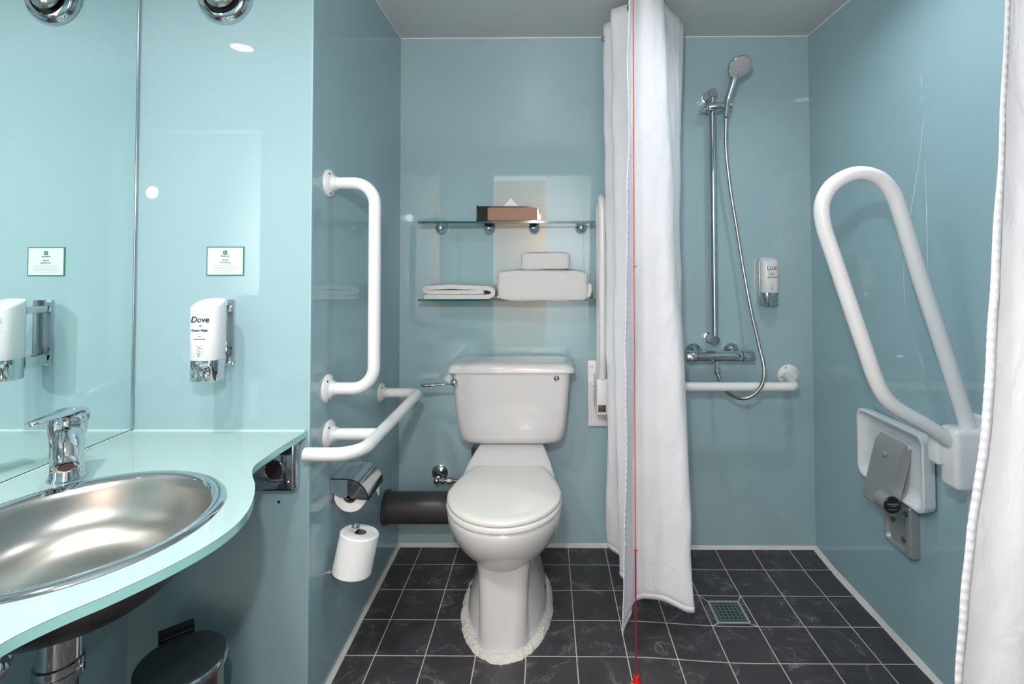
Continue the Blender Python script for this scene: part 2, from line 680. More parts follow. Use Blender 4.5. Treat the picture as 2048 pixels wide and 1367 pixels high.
# basin
bas = thing('wash_basin', (BC.x, BC.y, .60), 'round brushed steel wash basin set into the aqua glass top', 'basin')
W().lathe([(.190, .150), (.2, .157), (.207, .159), (.213, .1555), (.213, .1535), (.199, .1525), (.196, .14), (.185, .10), (.165, .065), (.13, .035), (.08, .018), (.04, .014)][::-1] +
          [], (BC.x, BC.y, ZT - .1525), seg=72, cap=False).finish('bowl_shell', M_DARKSTEEL, bas)
W().lathe([(.206, .1590), (.196, .1585), (.190, .152), (.186, .135), (.176, .105), (.157, .072), (.125, .044), (.08, .027), (.03, .022), (.0, .0215)],
          (BC.x, BC.y, ZT - .1525), seg=72, cap=False).finish('bowl', M_STEEL, bas)
rm = W().lathe([(.190, .1535), (.196, .1592), (.2035, .1607), (.210, .159), (.2145, .1545), (.213, .1528), (.2, .1526)], (BC.x, BC.y, ZT - .1525), seg=80, cap=False).finish('rim', M_CHROME, bas)
W().lathe([(.026, .0235), (.026, .025), (.02, .026), (.015, .0235), (0, .0235)], (BC.x, BC.y, ZT - .1525), seg=24, cap=False).finish('waste_ring', M_CHROME, bas)

# waste pipe
WP = Vector((-.818, .853, 0))
wt = thing('waste_trap', (WP.x, WP.y, .30), 'chrome waste pipe and trap hanging under the steel basin', 'pipe')
W().lathe([(.030, .60), (.030, .535), (.0335, .533), (.0335, .522), (.030, .520)], WP, seg=36).finish('tailpiece', M_CHROME, wt)
W().lathe([(.030, .522), (.034, .518), (.034, .507), (.029, .504)], WP, seg=36).finish('nut', M_CHROME, wt)
W().lathe([(.0255, .506), (.0255, .36), (.034, .355), (.034, .30), (.02, .285)], WP, seg=36).finish('trap_body', M_CHROME, wt)
W().tube(fillet([(WP.x, WP.y, .38), (WP.x - .10, WP.y + .05, .38), (XM, WP.y + .06, .38)], .03), .016, 16).finish('outlet_pipe', M_CHROME, wt)
# angle valve by the left wall
av = thing('angle_valve', (XM, .985, .43), 'small chrome angle valve on the wall under the basin, at the left frame edge', 'valve')
W().lathe([(.022, -.002), (.022, .004), (.010, .008), (.010, .04)], (XM, .985, .43), (1, 0, 0), 20).finish('wall_rose', M_CHROME, av)
W().sphere((XM + .045, .985, .43), .016).lathe([(.012, 0), (.012, .025), (.017, .027), (.017, .045), (.01, .049)], (XM + .045, .985, .43), (.6, -.8, .1), 18).finish('handle', M_CHROME, av)
W().tube([(XM + .045, .985, .43), (XM + .045, .985, .52), (XM + .06, .97, .73)], .006, 10).finish('supply_pipe', M_CHROME, av)

# ------------------------------------------------------------------ mixer tap
TP = Vector((-.992, 1.043, ZT))
dirs = Vector((.68, -.733, 0)).normalized()
tap = thing('basin_mixer', TP, 'chrome single-lever mixer tap behind the round steel basin', 'tap')
W().lathe([(.031, 0), (.031, .006), (.028, .010), (.027, .03), (.028, .075), (.031, .10), (.031, .115)], TP, seg=32).finish('body', M_CHROME, tap)
sp0 = TP + Vector((0, 0, .088))
path = [sp0 - dirs * .012, sp0 + dirs * .03 + Vector((0, 0, .004)), sp0 + dirs * .065 - Vector((0, 0, .008)), sp0 + dirs * .090 - Vector((0, 0, .030))]
sp = W().tube(catmull(path, 8), lambda t: .027 - .009 * t, 24).finish('spout', M_CHROME, tap)
tip = path[-1]
axd = (path[-1] - path[-2]).normalized()
W().lathe([(.0185, -.004), (.0195, 0), (.0195, .008), (.017, .010), (.0155, .009)], tip, axd, 24, True).finish('aerator', M_CHROME, tap)
W().lathe([(.0125, .0092), (.0, .0092)], tip, axd, 20, False).finish('aerator_mesh', mat('aerator_dark', (.10, .06, .055), .6), tap)
W().lathe([(.029, .114), (.030, .118), (.028, .126), (.021, .132), (.006, .134)], TP, seg=32).finish('cartridge_cap', M_CHROME, tap)
# lever: a flattened paddle arching from behind the cap out over the spout side
lt = PY(62, 848, .905)
bk = (TP - lt)
bk.z = 0
bk.normalize()
UZ = Vector((0, 0, 1))
lp = catmull([TP + bk * .029 + UZ * .110, TP + bk * .0315 + UZ * .124, TP + bk * .022 + UZ * .134, TP + bk * .002 + UZ * .1385, TP - bk * .035 + UZ * .141, TP.lerp(lt, .66) + UZ * (.0475), lt], 8)
rings = []
for i, p in enumerate(lp):
    t = i / (len(lp) - 1)
    tn = (lp[min(i + 1, len(lp) - 1)] - lp[max(i - 1, 0)]).normalized()
    side = Vector((bk.y, -bk.x, 0))
    nn = side.cross(tn).normalized()
    wd = .0265 - .0130 * max(0, (t - .35) / .65) ** .8
    wd *= 1 if t < .9 else 1 - .45 * ((t - .9) / .1) ** 2
    hh = .0085 * (1 - .45 * t)
    rings.append([p + side * wd * math.cos(k * math.pi / 10) + nn * hh * math.sin(k * math.pi / 10) for k in range(20)])
W().ring_loft(rings).finish('lever', M_CHROME, tap, angle=60)

# ------------------------------------------------------------------ soap dispensers


def dispenser(loc, ry, label, brand, ink, shear, kind):
    """loc: centre of the white bottle at its base; wall behind at +Y"""
    c = Vector(loc)
    t = thing('soap_dispenser', c, label, 'dispenser', 'wall soap dispensers')

    def ell(z, a=.0355, b=.031, n=2.6, top=None):
        out = []
        for k in range(48):
            th = 2 * math.pi * k / 48
            x = math.copysign(abs(math.cos(th)) ** (2 / n), math.cos(th)) * a
            y = math.copysign(abs(math.sin(th)) ** (2 / n), math.sin(th)) * b
            out.append(Vector((c.x + x, c.y + y, c.z + (z if top is None else z + top(x, y)))))
        return out
    H = .206
    slope = lambda x, y: (y / .031) * .011 + (x / .0355) * .001 - .002
    W().ring_loft([ell(.052), ell(.054, .0363, .0318), ell(.10, .0363, .0318), ell(H - .018, .0363, .0318, top=slope), ell(H - .0145, .0352, .0306, top=slope),
                   ell(H - .012, .030, .026, top=slope), ell(H - .0095, .016, .014, top=slope), ell(H - .009, .002, .002, top=slope)]).finish('bottle', M_PLAST, t, angle=50)
    W().ring_loft([ell(0, .034, .029), ell(.002, .0352, .0305), ell(.052, .0352, .0305)]).finish('pump_cover', M_CHROME, t)
    for z in (.016, .033):
        g = W()
        for sgn_ in (1, -1):
            pts = [Vector((c.x + .021 * math.cos(q * math.pi / 12) * 1.0, c.y - .0302 + .0015 * abs(math.cos(q * math.pi / 12)), c.z + z + .0058 * math.sin(q * math.pi / 12) * sgn_)) for q in range(13)]
            g.tube(pts, .0011, 8)
        g.finish('press_ridge', M_CHROME, t)
    fy = c.y - .0321
    yy = lambda: fy
    text_mesh('brand_lettering', brand, .020 if kind == 'cream' else .022, ink, t, (c.x, fy, c.z + .152), ROT_FRONT, shear, .0005, bold=.0002 if kind == 'cream' else 0.)
    if kind == 'cream':
        W().sphere((c.x + .002, fy + .0003, c.z + .137), .0042, 1, .12, .55, 16).finish('emblem', M_GOLD, t)
        text_mesh('product_lettering', 'Cream Wash', .0072, M_NAVY, t, (c.x, fy, c.z + .126), ROT_FRONT, 0, .0005, bold=.0002)
        ln = [(.112, .004, M_BROWNINK), (.105, .014, M_GOLD)]
    else:
        text_mesh('product_lettering', '2 in 1\nshampoo', .0065, M_BROWNINK, t, (c.x, fy, c.z + .131), ROT_FRONT, 0, .0005)
        ln = [(.1165, .021, M_BROWNINK), (.1135, .017, M_BROWNINK)]
    g = W()
    for z, hw, _ in ln:
        g.box((c.x - hw, fy - .0002, c.z + z - .0006), (c.x + hw, fy + .0006, c.z + z + .0006))
    g.finish('label_lines', ln[0][2], t, smooth=False)
    # line drawing of a hand under the spout
    g = W()
    for pts in ([(-.006, .086), (-.002, .088), (.003, .084), (-.004, .080), (-.001, .077)], [(-.001, .084), (.010, .080)], [(-.004, .076), (.008, .074)],
                [(-.005, .071), (-.002, .067), (-.003, .062)], [(.001, .072), (.003, .066), (.0, .063), (-.002, .068), (.001, .072)]):
        g.tube([(c.x + x, fy, c.z + z) for x, z in pts], .0005, 6)
    g.finish('pictogram', M_GREYINK, t)
    W().box((c.x - .012 if kind == 'cream' else c.x - .01, fy, c.z + .0945), (c.x + .010, fy + .0006, c.z + .0957)).finish('label_bar', M_WHITEP, t, smooth=False)
    return t, c


t, c = dispenser(PY(415, 759, 1.248), 0, 'white hand wash dispenser on the wall above the glass basin top, right of the mirror', 'Dove', M_NAVY, .25, 'cream')
br = W()
bx = c.x - .012
br.box((bx - .024, YJ - .008, c.z + .018), (bx + .026, YJ + .002, c.z + .192), .003)
br.finish('wall_bracket', M_CHROME, t)
for za_, zb_ in ((.160, .178), (.022, .05)):
    W().box((bx - .02, c.y + .02, c.z + za_), (bx + .018, YJ - .006, c.z + zb_), .002).finish('bracket_arm', M_CHROME, t)
t, c = dispenser(PY(1538, 609, 2.1155), 0, 'white shampoo dispenser on the back wall between the shower hose and the right corner', 'LUX', M_BROWNINK, 0., 'shampoo')
W().box((c.x - .0375, c.y + .004, c.z + .002), (c.x + .0375, D + .002, c.z + .188), .003).finish('wall_bracket', M_CHROME, t)

# ------------------------------------------------------------------ green framed card
cl = PY(413, 493, YJ - .003)
cr = PY(487, 551, YJ - .003)
x0, x1, z1, z0 = cl.x, cr.x, cl.z, cr.z
card = thing('notice_card', ((x0 + x1) / 2, YJ - .002, z0), 'small white printed card with a green border, on the wall above the hand wash dispenser', 'card')
W().box((x0, YJ - .002, z0), (x1, YJ + .002, z1)).finish('border', M_GREENINK, card, smooth=False)
bw = .0028
W().box((x0 + bw, YJ - .0024, z0 + bw), (x1 - bw, YJ - .001, z1 - bw)).finish('paper', M_CARD, card, smooth=False)
mx_, hz = (x0 + x1) / 2, z1 - z0
yf = YJ - .0027
lg = W()
s_ = .0055
zc = z1 - hz * .205
lg.prism(rrect(mx_, 0, s_, s_, .002, 0, 4), (0, 0, .0005))
for v in lg.bm.verts:
    v.co = Vector((v.co.x, yf + v.co.z, zc + v.co.y))
lgo = lg.finish('emblem', M_GREENINK, card, smooth=False)
W().tube([(mx_ - .0025, yf - .0001, zc + .0015), (mx_ - .0004, yf - .0001, zc + .0012), (mx_ + .0003, yf - .0001, zc - .0006), (mx_ - .0003, yf - .0001, zc - .0035)], .0009, 6).finish('emblem_stroke', M_CARD, card)
text_mesh('name_lettering', 'Holiday Inn', .0052, M_GREENINK, card, (mx_, yf, z1 - hz * .325), ROT_FRONT, 0, .0003)
text_mesh('title_lettering', 'forget\nsomething', .0066, M_GREYINK, card, (mx_, yf, z1 - hz * .50), ROT_FRONT, 0, .0002)
g = W()
for q, (z, hw) in enumerate(((.655, .034), (.71, .031), (.765, .034), (.82, .033), (.87, .027))):
    g.box((mx_ - hw, yf, z1 - hz * z - .0005), (mx_ + hw, yf + .0004, z1 - hz * z + .0005))
g.finish('small_print', mat('pale_ink', (.40, .47, .50), .6), card, smooth=False)

# ------------------------------------------------------------------ round chrome fitting high on the basin wall
vc = PY(453, -4, YJ)
vt = thing('wall_vent', vc, 'round chrome vent with a domed centre, high above the small printed card', 'vent')
W().lathe([(.074, 0), (.074, .006), (.070, .016), (.062, .024), (.055, .026), (.050, .022), (.0485, .012)], vc, (0, -1, 0), 56, False).finish('outer_ring', M_CHROME, vt)
W().lathe([(.0485, .013), (.0, .013)], vc, (0, -1, 0), 40, False).finish('throat', M_DARKHOLE, vt)
W().lathe([(.012, .010), (.030, .020), (.0395, .026), (.0405, .030), (.037, .035), (.026, .041), (.012, .044), (.0, .0445)], vc, (0, -1, 0), 48, False).finish('centre_disc', mat('vent_disc', (.42, .48, .45), .12, .8), vt)

# ------------------------------------------------------------------ chrome box with a round opening under the basin top
px0, px1 = PY(497, 930, YJ - .02).x, PY(590, 930, YJ - .03).x
zb = PY(560, 985, YJ - .03).z
dc = PY(547, 940, YJ - .03)
dv = thing('tissue_dispenser', ((px0 + px1) / 2, YJ, zb), 'square chrome dispenser with a round opening, under the corner of the aqua glass top', 'dispenser')
W().box((px0, YJ - .030, zb), (px1, YJ, zb + .135), .010, 3).finish('housing', M_CHROME, dv)
W().lathe([(.0265, .0), (.0265, .0012), (.0235, .0016), (.0225, .0002)], (dc.x, YJ - .0298, dc.z), (0, -1, 0), 36, False).finish('opening_ring', M_CHROME, dv)
W().lathe([(.0225, .0003), (0, .0003)], (dc.x, YJ - .0298, dc.z), (0, -1, 0), 36, False).finish('opening', mat('opening_dark', (.035, .028, .035), .5), dv)
sh = PY(558, 1003, YJ)
so = W().lathe([(.0038, -.002), (.0038, .0012), (.0016, .0016), (.0014, .0006), (0, .0006)], sh, (0, -1, 0), 14, False).finish('screw_plug', M_DARKHOLE)
tag(so, 'tiny dark screw hole plug in the wall below the square chrome dispenser', 'screw')

# ------------------------------------------------------------------ pedal bin
BN = Vector((-.802, 1.118, 0))
bn = thing('pedal_bin', BN, 'steel pedal bin with a dark grey lid, on the floor under the basin top', 'bin')
W().lathe([(.079, .0), (.081, .012), (.0805, .303), (.082, .310)], BN, seg=56).finish('bin_body', mat('bin_steel', (.42, .36, .35), .16, 1.), bn)
W().lathe([(.084, .0), (.085, .004), (.085, .014), (.080, .016)], BN, seg=56, cap=False).finish('base_ring', M_BLACK, bn)
W().lathe([(.0868, .309), (.0878, .315), (.0868, .325), (.083, .3295)], BN, seg=64, cap=False).finish('lid_band', M_CHROME, bn)
W().lathe([(.086, .3255), (.084, .3305), (.077, .3335), (.045, .3355), (0, .3365)], BN, seg=64, cap=False).finish('lid', M_BINLID, bn)
hd = Vector((-.66, .75, 0)).normalized()
hs = Vector((hd.y, -hd.x, 0))
hg = W()
hc = BN + hd * .0965 + Vector((0, 0, .327))
hg.prism([hc - hs * .034 - hd * .010 - Vector((0, 0, .03)), hc + hs * .034 - hd * .010 - Vector((0, 0, .03)), hc + hs * .034 + hd * .012 - Vector((0, 0, .03)), hc - hs * .034 + hd * .012 - Vector((0, 0, .03))], (0, 0, .048))
hgo = hg.finish('hinge', M_BLACK, bn, smooth=False)
g = W()
for k in range(4):
    z = .300 + k * .010
    a = BN + hd * .0860 + Vector((0, 0, z + .004))
    g.tube([a - hs * .03, a + hs * .03], .0013, 6)
g.finish('hinge_ridge', mat('black_ridge', (.05, .05, .055), .3), bn)
W().box(BN + Vector((.05, -.115, .008)) - Vector((.02, 0, 0)), BN + Vector((.06, -.07, .02)), .004).finish('pedal', M_BLACK, bn)

# ------------------------------------------------------------------ white grab rails on the alcove's left wall


def flange(c, n, parent, r=.036, name='flange', screws=((40,), (160,), (280,))):
    c, n = Vector(c), Vector(n).normalized()
    o = W().lathe([(r, 0), (r, .004), (r * .93, .008), (r * .62, .013), (r * .52, .020), (r * .50, .024)], c, n, 36).finish(name, M_RAIL, parent)
    ref = Vector((0, 0, 1))
    v = n.cross(ref).normalized()
    u = v.cross(n)
    for (a,) in screws:
        p = c + (u * math.cos(R(a)) + v * math.sin(R(a))) * r * .78 + n * .0085
        W().lathe([(.0032, -.001), (.0032, .0022), (.0015, .0026)], p, n, 10).finish('screw', M_DARKHOLE, o)
    return o


fa, fb = PX(657, 366, XL), PX(655, 776, XL)
yr = (fa.y + fb.y) / 2
gr = thing('grab_rail', (XL, yr, fb.z), 'white vertical grab rail on the left wall of the alcove', 'grab rail')
xo = PY(749, 560, yr).x
flange((XL, yr, fa.z), (1, 0, 0), gr, .040)
flange((XL, yr, fb.z), (1, 0, 0), gr, .040)
W().tube(fillet([(XL + .006, yr, fa.z), (xo, yr, fa.z), (xo, yr, fb.z), (XL + .006, yr, fb.z)], .062, 14), .0172, 24).finish('rail', M_RAIL, gr)

f1, f2 = PX(761, 786, XL), PX(657, 866, XL)
zr = (f1.z + f2.z) / 2
xo = -.480
g2 = thing('grab_rail', (XL, f2.y, zr), 'white horizontal grab rail stretching past the toilet roll holder, below the vertical rail', 'grab rail')
flange((XL, f1.y, zr), (1, 0, 0), g2, .036)
flange((XL, f2.y, zr), (1, 0, 0), g2, .040)
W().tube(fillet([(XL + .006, f1.y, zr), (xo, f1.y, zr), (xo, 1.300, zr), (XL + .004, 1.300, zr)], [0, .035, .085, 0], 14), .0172, 24).finish('rail', M_RAIL, g2)
W().tube([(XL + .006, f2.y, zr), (xo, f2.y, zr)], .0168, 24).finish('support_arm', M_RAIL, g2)
W().lathe([(.005, 0), (.005, .003), (.003, .005)], (xo + .0165, f2.y, zr), (1, 0, .2), 12).finish('clamp_screw', M_CHROME, g2)

# ------------------------------------------------------------------ toilet roll holder and rolls
ya, yb = 1.462, 1.592
zt_ = PY(690, 957, ya).z
xe = PY(737, 985, ya).x
zb_ = PY(735, 1000, ya).z
th = thing('roll_holder', (XL, (ya + yb) / 2, zb_), 'chrome covered toilet roll holder on the left wall, under the horizontal grab rail', 'roll holder')
prof = [(XL + .002, zt_)] + [(XL + .045 + (xe - XL - .045) * math.sin(R(a)), zb_ + (zt_ - zb_) * math.cos(R(a))) for a in range(0, 91, 9)]
thk = .0022
outer = [Vector((x, 0, z)) for x, z in prof]
inner = []
for i, p in enumerate(outer):
    a, b = outer[max(i - 1, 0)], outer[min(i + 1, len(outer) - 1)]
    d_ = (b - a).normalized()
    inner.append(p - Vector((-d_.z, 0, d_.x)) * thk)
poly = [Vector((p.x, ya, p.z)) for p in outer] + [Vector((p.x, ya, p.z)) for p in reversed(inner)]
W().prism(poly, (0, yb - ya, 0)).finish('cover', M_CHROME, th, angle=30)
for y in (ya, yb - .002):
    W().prism([Vector((p.x, y, p.z)) for p in outer] + [Vector((XL + .03, y, zb_ + .008)), Vector((XL + .002, y, zb_ + .022))], (0, .002, 0)).finish('end_plate', M_CHROME, th, smooth=False)
W().box((XL, ya + .004, zb_ - .01), (XL + .004, yb - .004, zt_ - .003)).finish('back_plate', M_CHROME, th, smooth=False)
rc = Vector((-.571, 0, zb_ + .006))
W().tube([(rc.x, ya, rc.z), (rc.x, yb, rc.z)], .006, 12).finish('spindle', M_CHROME, th)


def roll(name, c, ax, r, L, label, core=.020):
    c, ax = Vector(c), Vector(ax).normalized()
    t = thing(name, c, label, 'toilet roll', 'toilet rolls on the left wall')
    W().lathe([(core, 0), (r - .003, 0), (r, .003), (r, L - .003), (r - .003, L), (core, L)], c, ax, 56, False).finish('paper', M_PAPER, t)
    W().lathe([(core, 0), (core, L), (core - .0015, L), (core - .0015, 0), (core, 0)], c, ax, 32, False).finish('core', M_CARDTUBE, t)
    return t


tr = roll('toilet_roll', (rc.x, ya + .012, rc.z), (0, 1, 0), .0475, .100, 'toilet roll under the curved chrome cover of the roll holder')
sheet = W()
xs = rc.x + .0475
for (y, dy) in ((yb - .045, 0),):
    a = [Vector((xs, y, rc.z)), Vector((xs + .002, y, zb_ - .006)), Vector((xs + .006, y + .022, zb_ - .038)), Vector((xs + .003, yb - .014, zb_ - .008)), Vector((xs, yb - .014, rc.z))]
    sheet.prism(a, (.0006, 0, 0))
sheet.finish('loose_sheet', M_PAPER, tr, smooth=False)
rt_ = PY(720, 1063, 1.475)
rb_ = PY(703, 1144, 1.462)
axr = (rt_ - rb_).normalized()
roll('toilet_roll', rb_, axr, .0545, (rt_ - rb_).length, 'spare toilet roll standing on end low on the left wall, its core facing up', .0185)
hk = thing('spare_roll_peg', (XL, rt_.y, rb_.z - .01), 'chrome peg holding the spare toilet roll on the left wall', 'roll holder')
kn = PY(711, 1054, 1.47)
W().tube(catmull([(XL, rt_.y, rb_.z - .006), rb_ - axr * .012, rb_ + axr * .02, kn - axr * .01], 8), .0065, 14).finish('peg', M_CHROME, hk)
W().lathe([(.007, -.012), (.0105, -.008), (.0115, .004), (.009, .010), (.004, .0125), (0, .013)], kn, axr + Vector((-.25, -.2, 0)), 24, True).finish('knob', M_CHROME, hk)
W().lathe([(.010, 0), (.010, .004), (.007, .006)], (XL, rt_.y, rb_.z - .006), (1, 0, 0), 24).finish('wall_rose', M_CHROME, hk)

# ------------------------------------------------------------------ toilet
TX = -.136
wc = thing('toilet', (TX, 1.8, 0), 'white ceramic close-coupled toilet with its lid down, against the back wall', 'toilet')


def pan_ring(z, yf, yb_, hw, yc, wb, n=72, ef=2.0, eb=3.2):
    out = []
    for k in range(n):
        th_ = 2 * math.pi * k / n
        cs, sn = math.cos(th_), math.sin(th_)
        if sn <= 0:
            x = math.copysign(abs(cs) ** (2 / ef), cs) * hw
            y = yc - abs(sn) ** (2 / ef) * (yc - yf)
        else:
            f_ = abs(sn) ** (2 / eb)
            y = yc + f_ * (yb_ - yc)
            x = math.copysign(abs(cs) ** (2 / eb), cs) * (hw + (wb - hw) * (f_ ** 1.2))
        out.append(Vector((TX + x, y, z)))
    return out


sec = [(.0, 1.566, 2.02, .140, 1.80, .130), (.035, 1.575, 2.02, .136, 1.80, .128), (.07, 1.588, 2.02, .126, 1.80, .124), (.12, 1.600, 2.02, .110, 1.79, .118),
       (.17, 1.602, 2.02, .098, 1.775, .112), (.21, 1.598, 2.02, .091, 1.755, .110), (.232, 1.586, 2.02, .088, 1.75, .110),
       (.240, 1.578, 2.02, .098, 1.745, .110), (.25, 1.562, 2.02, .112, 1.74, .110), (.27, 1.538, 2.02, .134, 1.725, .112), (.30, 1.508, 2.02, .158, 1.705, .114), (.335, 1.482, 2.03, .175, 1.69, .116),
       (.37, 1.466, 2.04, .184, 1.68, .118), (.395, 1.461, 2.05, .187, 1.675, .120), (.411, 1.462, 2.05, .186, 1.675, .120), (.4155, 1.468, 2.045, .181, 1.675, .115)]
W().ring_loft([pan_ring(*s__) for s__ in sec]).finish('pan', M_CERAMIC, wc, angle=60)
W().ring_loft([rrect(TX, 1.70, hw_, 1.70 - yf_, r__, z_) for z_, hw_, yf_, r__ in ((-.001, .082, 1.5535, .06), (.03, .081, 1.557, .056), (.10, .0775, 1.565, .046), (.17, .078, 1.572, .040), (.225, .081, 1.577, .038), (.262, .086, 1.570, .04))]).finish('pedestal_column', M_CERAMIC, wc, angle=50)
# raised rear shelf carrying the cistern
W().ring_loft([pan_ring(.38, 1.76, 2.10, .168, 1.80, .122, eb=6), pan_ring(.425, 1.79, 2.10, .166, 1.83, .120, eb=6), pan_ring(.452, 1.84, 2.10, .152, 1.88, .118, eb=6), pan_ring(.474, 1.91, 2.10, .134, 1.94, .114, eb=6), pan_ring(.482, 1.94, 2.10, .124, 1.97, .110, eb=6)]).finish('rear_shelf', M_CERAMIC, wc, angle=50)
for sx in (-1, 1):
    for yy_, zz in ((1.80, .052), (1.90, .105)):
        w = W()
        w.lathe([(.006, 0), (.006, .006), (.003, .008)], (TX + sx * (.126 if zz < .1 else .113), yy_, zz), (sx, 0, .35), 12)
        w.finish('fixing_screw', M_DARKHOLE, wc)
seat_s = lambda z, d: pan_ring(z, 1.456 + d, 1.965 - d, .188 - d, 1.665, .118 - d, eb=3.0)
W().ring_loft([seat_s(.4165, .006), seat_s(.4175, .001), seat_s(.422, 0), seat_s(.430, .001), seat_s(.4335, .006)]).finish('seat', M_SEATPL, wc, angle=50)
W().ring_loft([seat_s(.4355, .007), seat_s(.4365, .003), seat_s(.441, .002), seat_s(.447, .003), seat_s(.4515, .009), seat_s(.4535, .022), seat_s(.4545, .06), seat_s(.455, .10)]).finish('lid', M_SEATPL, wc, angle=50)
for sx in (-1, 1):
    W().tube([(TX + sx * .055, 1.945, .418), (TX + sx * .055, 1.945, .458)], .012, 16).finish('hinge', M_SEATPL, wc)
# cistern
CYC = 2.045
cis = W().ring_loft([rrect(TX, CYC + .01, .160, .055, .04, .484), rrect(TX, CYC + .006, .186, .071, .045, .487), rrect(TX, CYC + .004, .200, .079, .045, .497), rrect(TX, CYC + .002, .207, .083, .04, .515),
                     rrect(TX, CYC, .213, .087, .036, .56), rrect(TX, CYC, .222, .092, .032, .66), rrect(TX, CYC, .2285, .096, .03, .768)]).finish('cistern', M_CERAMIC, wc, angle=50)
LY = CYC - .002
W().ring_loft([rrect(TX, LY, .238, .099, .028, .767), rrect(TX, LY, .2475, .1035, .03, .7685), rrect(TX, LY, .2475, .1035, .03, .775), rrect(TX, LY, .243, .1015, .03, .787), rrect(TX, LY, .232, .096, .03, .797),
               rrect(TX, LY, .19, .08, .03, .802), rrect(TX, LY, .10, .05, .03, .805), rrect(TX, LY, .02, .02, .015, .8055)]).finish('cistern_lid', M_CERAMIC, wc, angle=50)
lv = PY(909, 764, CYC - .096)
lvo = W().lathe([(.0135, 0), (.0135, .008), (.011, .013), (.006, .016)], (lv.x, CYC - .094, lv.z), (0, -1, 0), 24).finish('flush_boss', M_CHROME, wc)
le = PY(842, 770, CYC - .11)
rings = []
for i in range(13):
    t_ = i / 12
    p = Vector((lv.x + .006, CYC - .106, lv.z - .003)).lerp(le, t_)
    hw = .0038 if t_ < .35 else .0038 + .0058 * math.sin(min((t_ - .35) / .5, 1) * math.pi / 2)
    if t_ > .93:
        hw *= .6
    rings.append([p + Vector((0, hw * 1.3 * math.cos(k * math.pi / 6), hw * .75 * math.sin(k * math.pi / 6))) for k in range(12)])
W().ring_loft(rings).finish('flush_lever', M_CHROME, wc)
pg = PY(1113, 756, CYC - .094)
W().lathe([(.0105, 0), (.0105, .003), (.0085, .0045), (.006, .003), (.0045, .0035), (0, .004)], (pg.x, CYC - .0945, pg.z), (0, -1, 0), 24, False).finish('maker_badge', mat('badge_steel', (.35, .30, .30), .3, .9), wc)
# mortar fillet bedding the pan on the floor
w = W()
rings = []
for (d_, z) in ((.0, -.004), (.0, .002), (-.010, .012), (-.024, .015), (-.036, .012)):
    rg = []
    for k, p in enumerate(pan_ring(z, 1.525, 2.02, .158, 1.79, .150, n=160)):
        c_ = Vector((TX, 1.79, z))
        nn_ = (p - c_).normalized()
        j = noise.noise(p * 45) * .0045 + noise.noise(p * 120) * .003 if d_ > -.02 else 0
        rg.append(p + nn_ * (d_ + j))
    rings.append(rg)
mo = W().ring_loft(rings, True, False).finish('mortar_bed', M_MORTAR, wc)
# supply valve, inlet and soil pipe
vp = PY(880, 944, D)
sv = thing('supply_valve', vp, 'chrome isolating valve on the back wall, left of the toilet seat', 'valve')
W().lathe([(.034, 0), (.034, .004), (.026, .010), (.014, .014), (.012, .04)], vp, (0, -1, 0), 28).finish('wall_rose', M_CHROME, sv)
b0 = vp + Vector((-.004, -.045, -.016))
W().sphere(b0, .015).tube([b0 + Vector((0, .03, .012)), b0], .011, 14).tube([b0, b0 + Vector((.035, 0, .001))], .0085, 14).lathe([(.0115, .022), (.0115, .034)], b0, (1, 0, 0), 6).finish('valve_body', M_CHROME, sv)
W().tube(fillet([b0 + Vector((.03, 0, 0)), b0 + Vector((.150, .0, .0)), b0 + Vector((.150, .0, .135))], .02), .0065, 12).finish('supply_pipe', mat('brass_pipe', (.30, .24, .20), .35, .9), sv)
W().lathe([(.012, .045), (.012, .062)], b0, (1, 0, 0), 6).finish('nut', mat('brass_nut', (.42, .30, .22), .35, 1.), sv)
zp = PY(840, 1014, 1.97).z
spo = thing('soil_pipe', (XL, 1.97, zp), 'dark grey soil pipe running from the left wall into the toilet', 'pipe')
W().tube([(XL, 1.97, zp), (TX - .118, 1.97, zp)], .0575, 40).finish('pipe', M_PIPE, spo)
W().tube([(XL, 1.97, zp), (XL + .014, 1.97, zp)], .0635, 40).finish('collar', M_PIPE, spo)

# ------------------------------------------------------------------ glass shelves
SY0, SY1 = 2.020, D - .004


def shelf(v, xa, xb, zc_, label, px):
    t = thing('glass_shelf', ((xa + xb) / 2, D, zc_), label, 'shelf', 'glass shelves on the back wall')
    W().box((xa, SY0, zc_ - .004), (xb, SY1, zc_ + .004), .0008, 1).finish('pane', M_SHELFGL, t, smooth=False)
    w = W()
    w.box((xa - .0004, SY0 - .0006, zc_ - .0042), (xb + .0004, SY0 + .0004, zc_ + .0042))
    w.finish('front_edge', M_SHELFEDGE, t, smooth=False)
    if not px:
        W().box((xa + .03, D - .012, zc_ - .007), (xb - .03, D, zc_ + .006)).finish('wall_channel', M_CHROME, t, smooth=False)
    for u in px:
        x = PY(u, v, 2.10).x
        b = W().lathe([(.012, 0), (.012, .020), (.021, .024), (.0225, .040), (.018, .052), (.009, .058), (0, .059)], (x, D, zc_ - .0175), (0, -1, 0), 28, True).finish('support_boss', M_CHROME, t)
        W().lathe([(.008, .008), (.008, .0125), (.004, .014)], (x, 2.107, zc_ - .004), (0, 0, 1), 16).finish('clamp_pad', M_CHROME, b)
    return t


za = PY(1012, 444, SY0).z
zb2 = PY(1012, 600, SY0).z
xa, xb = PY(836, 444, SY0).x, PY(1190, 444, SY0).x
shelf(448, xa, xb, za, 'upper glass shelf on the back wall, carrying the tissue box', (880, 977, 1068, 1163))
shelf(610, xa, xb, zb2, 'lower glass shelf on the back wall, carrying the white towels', ())

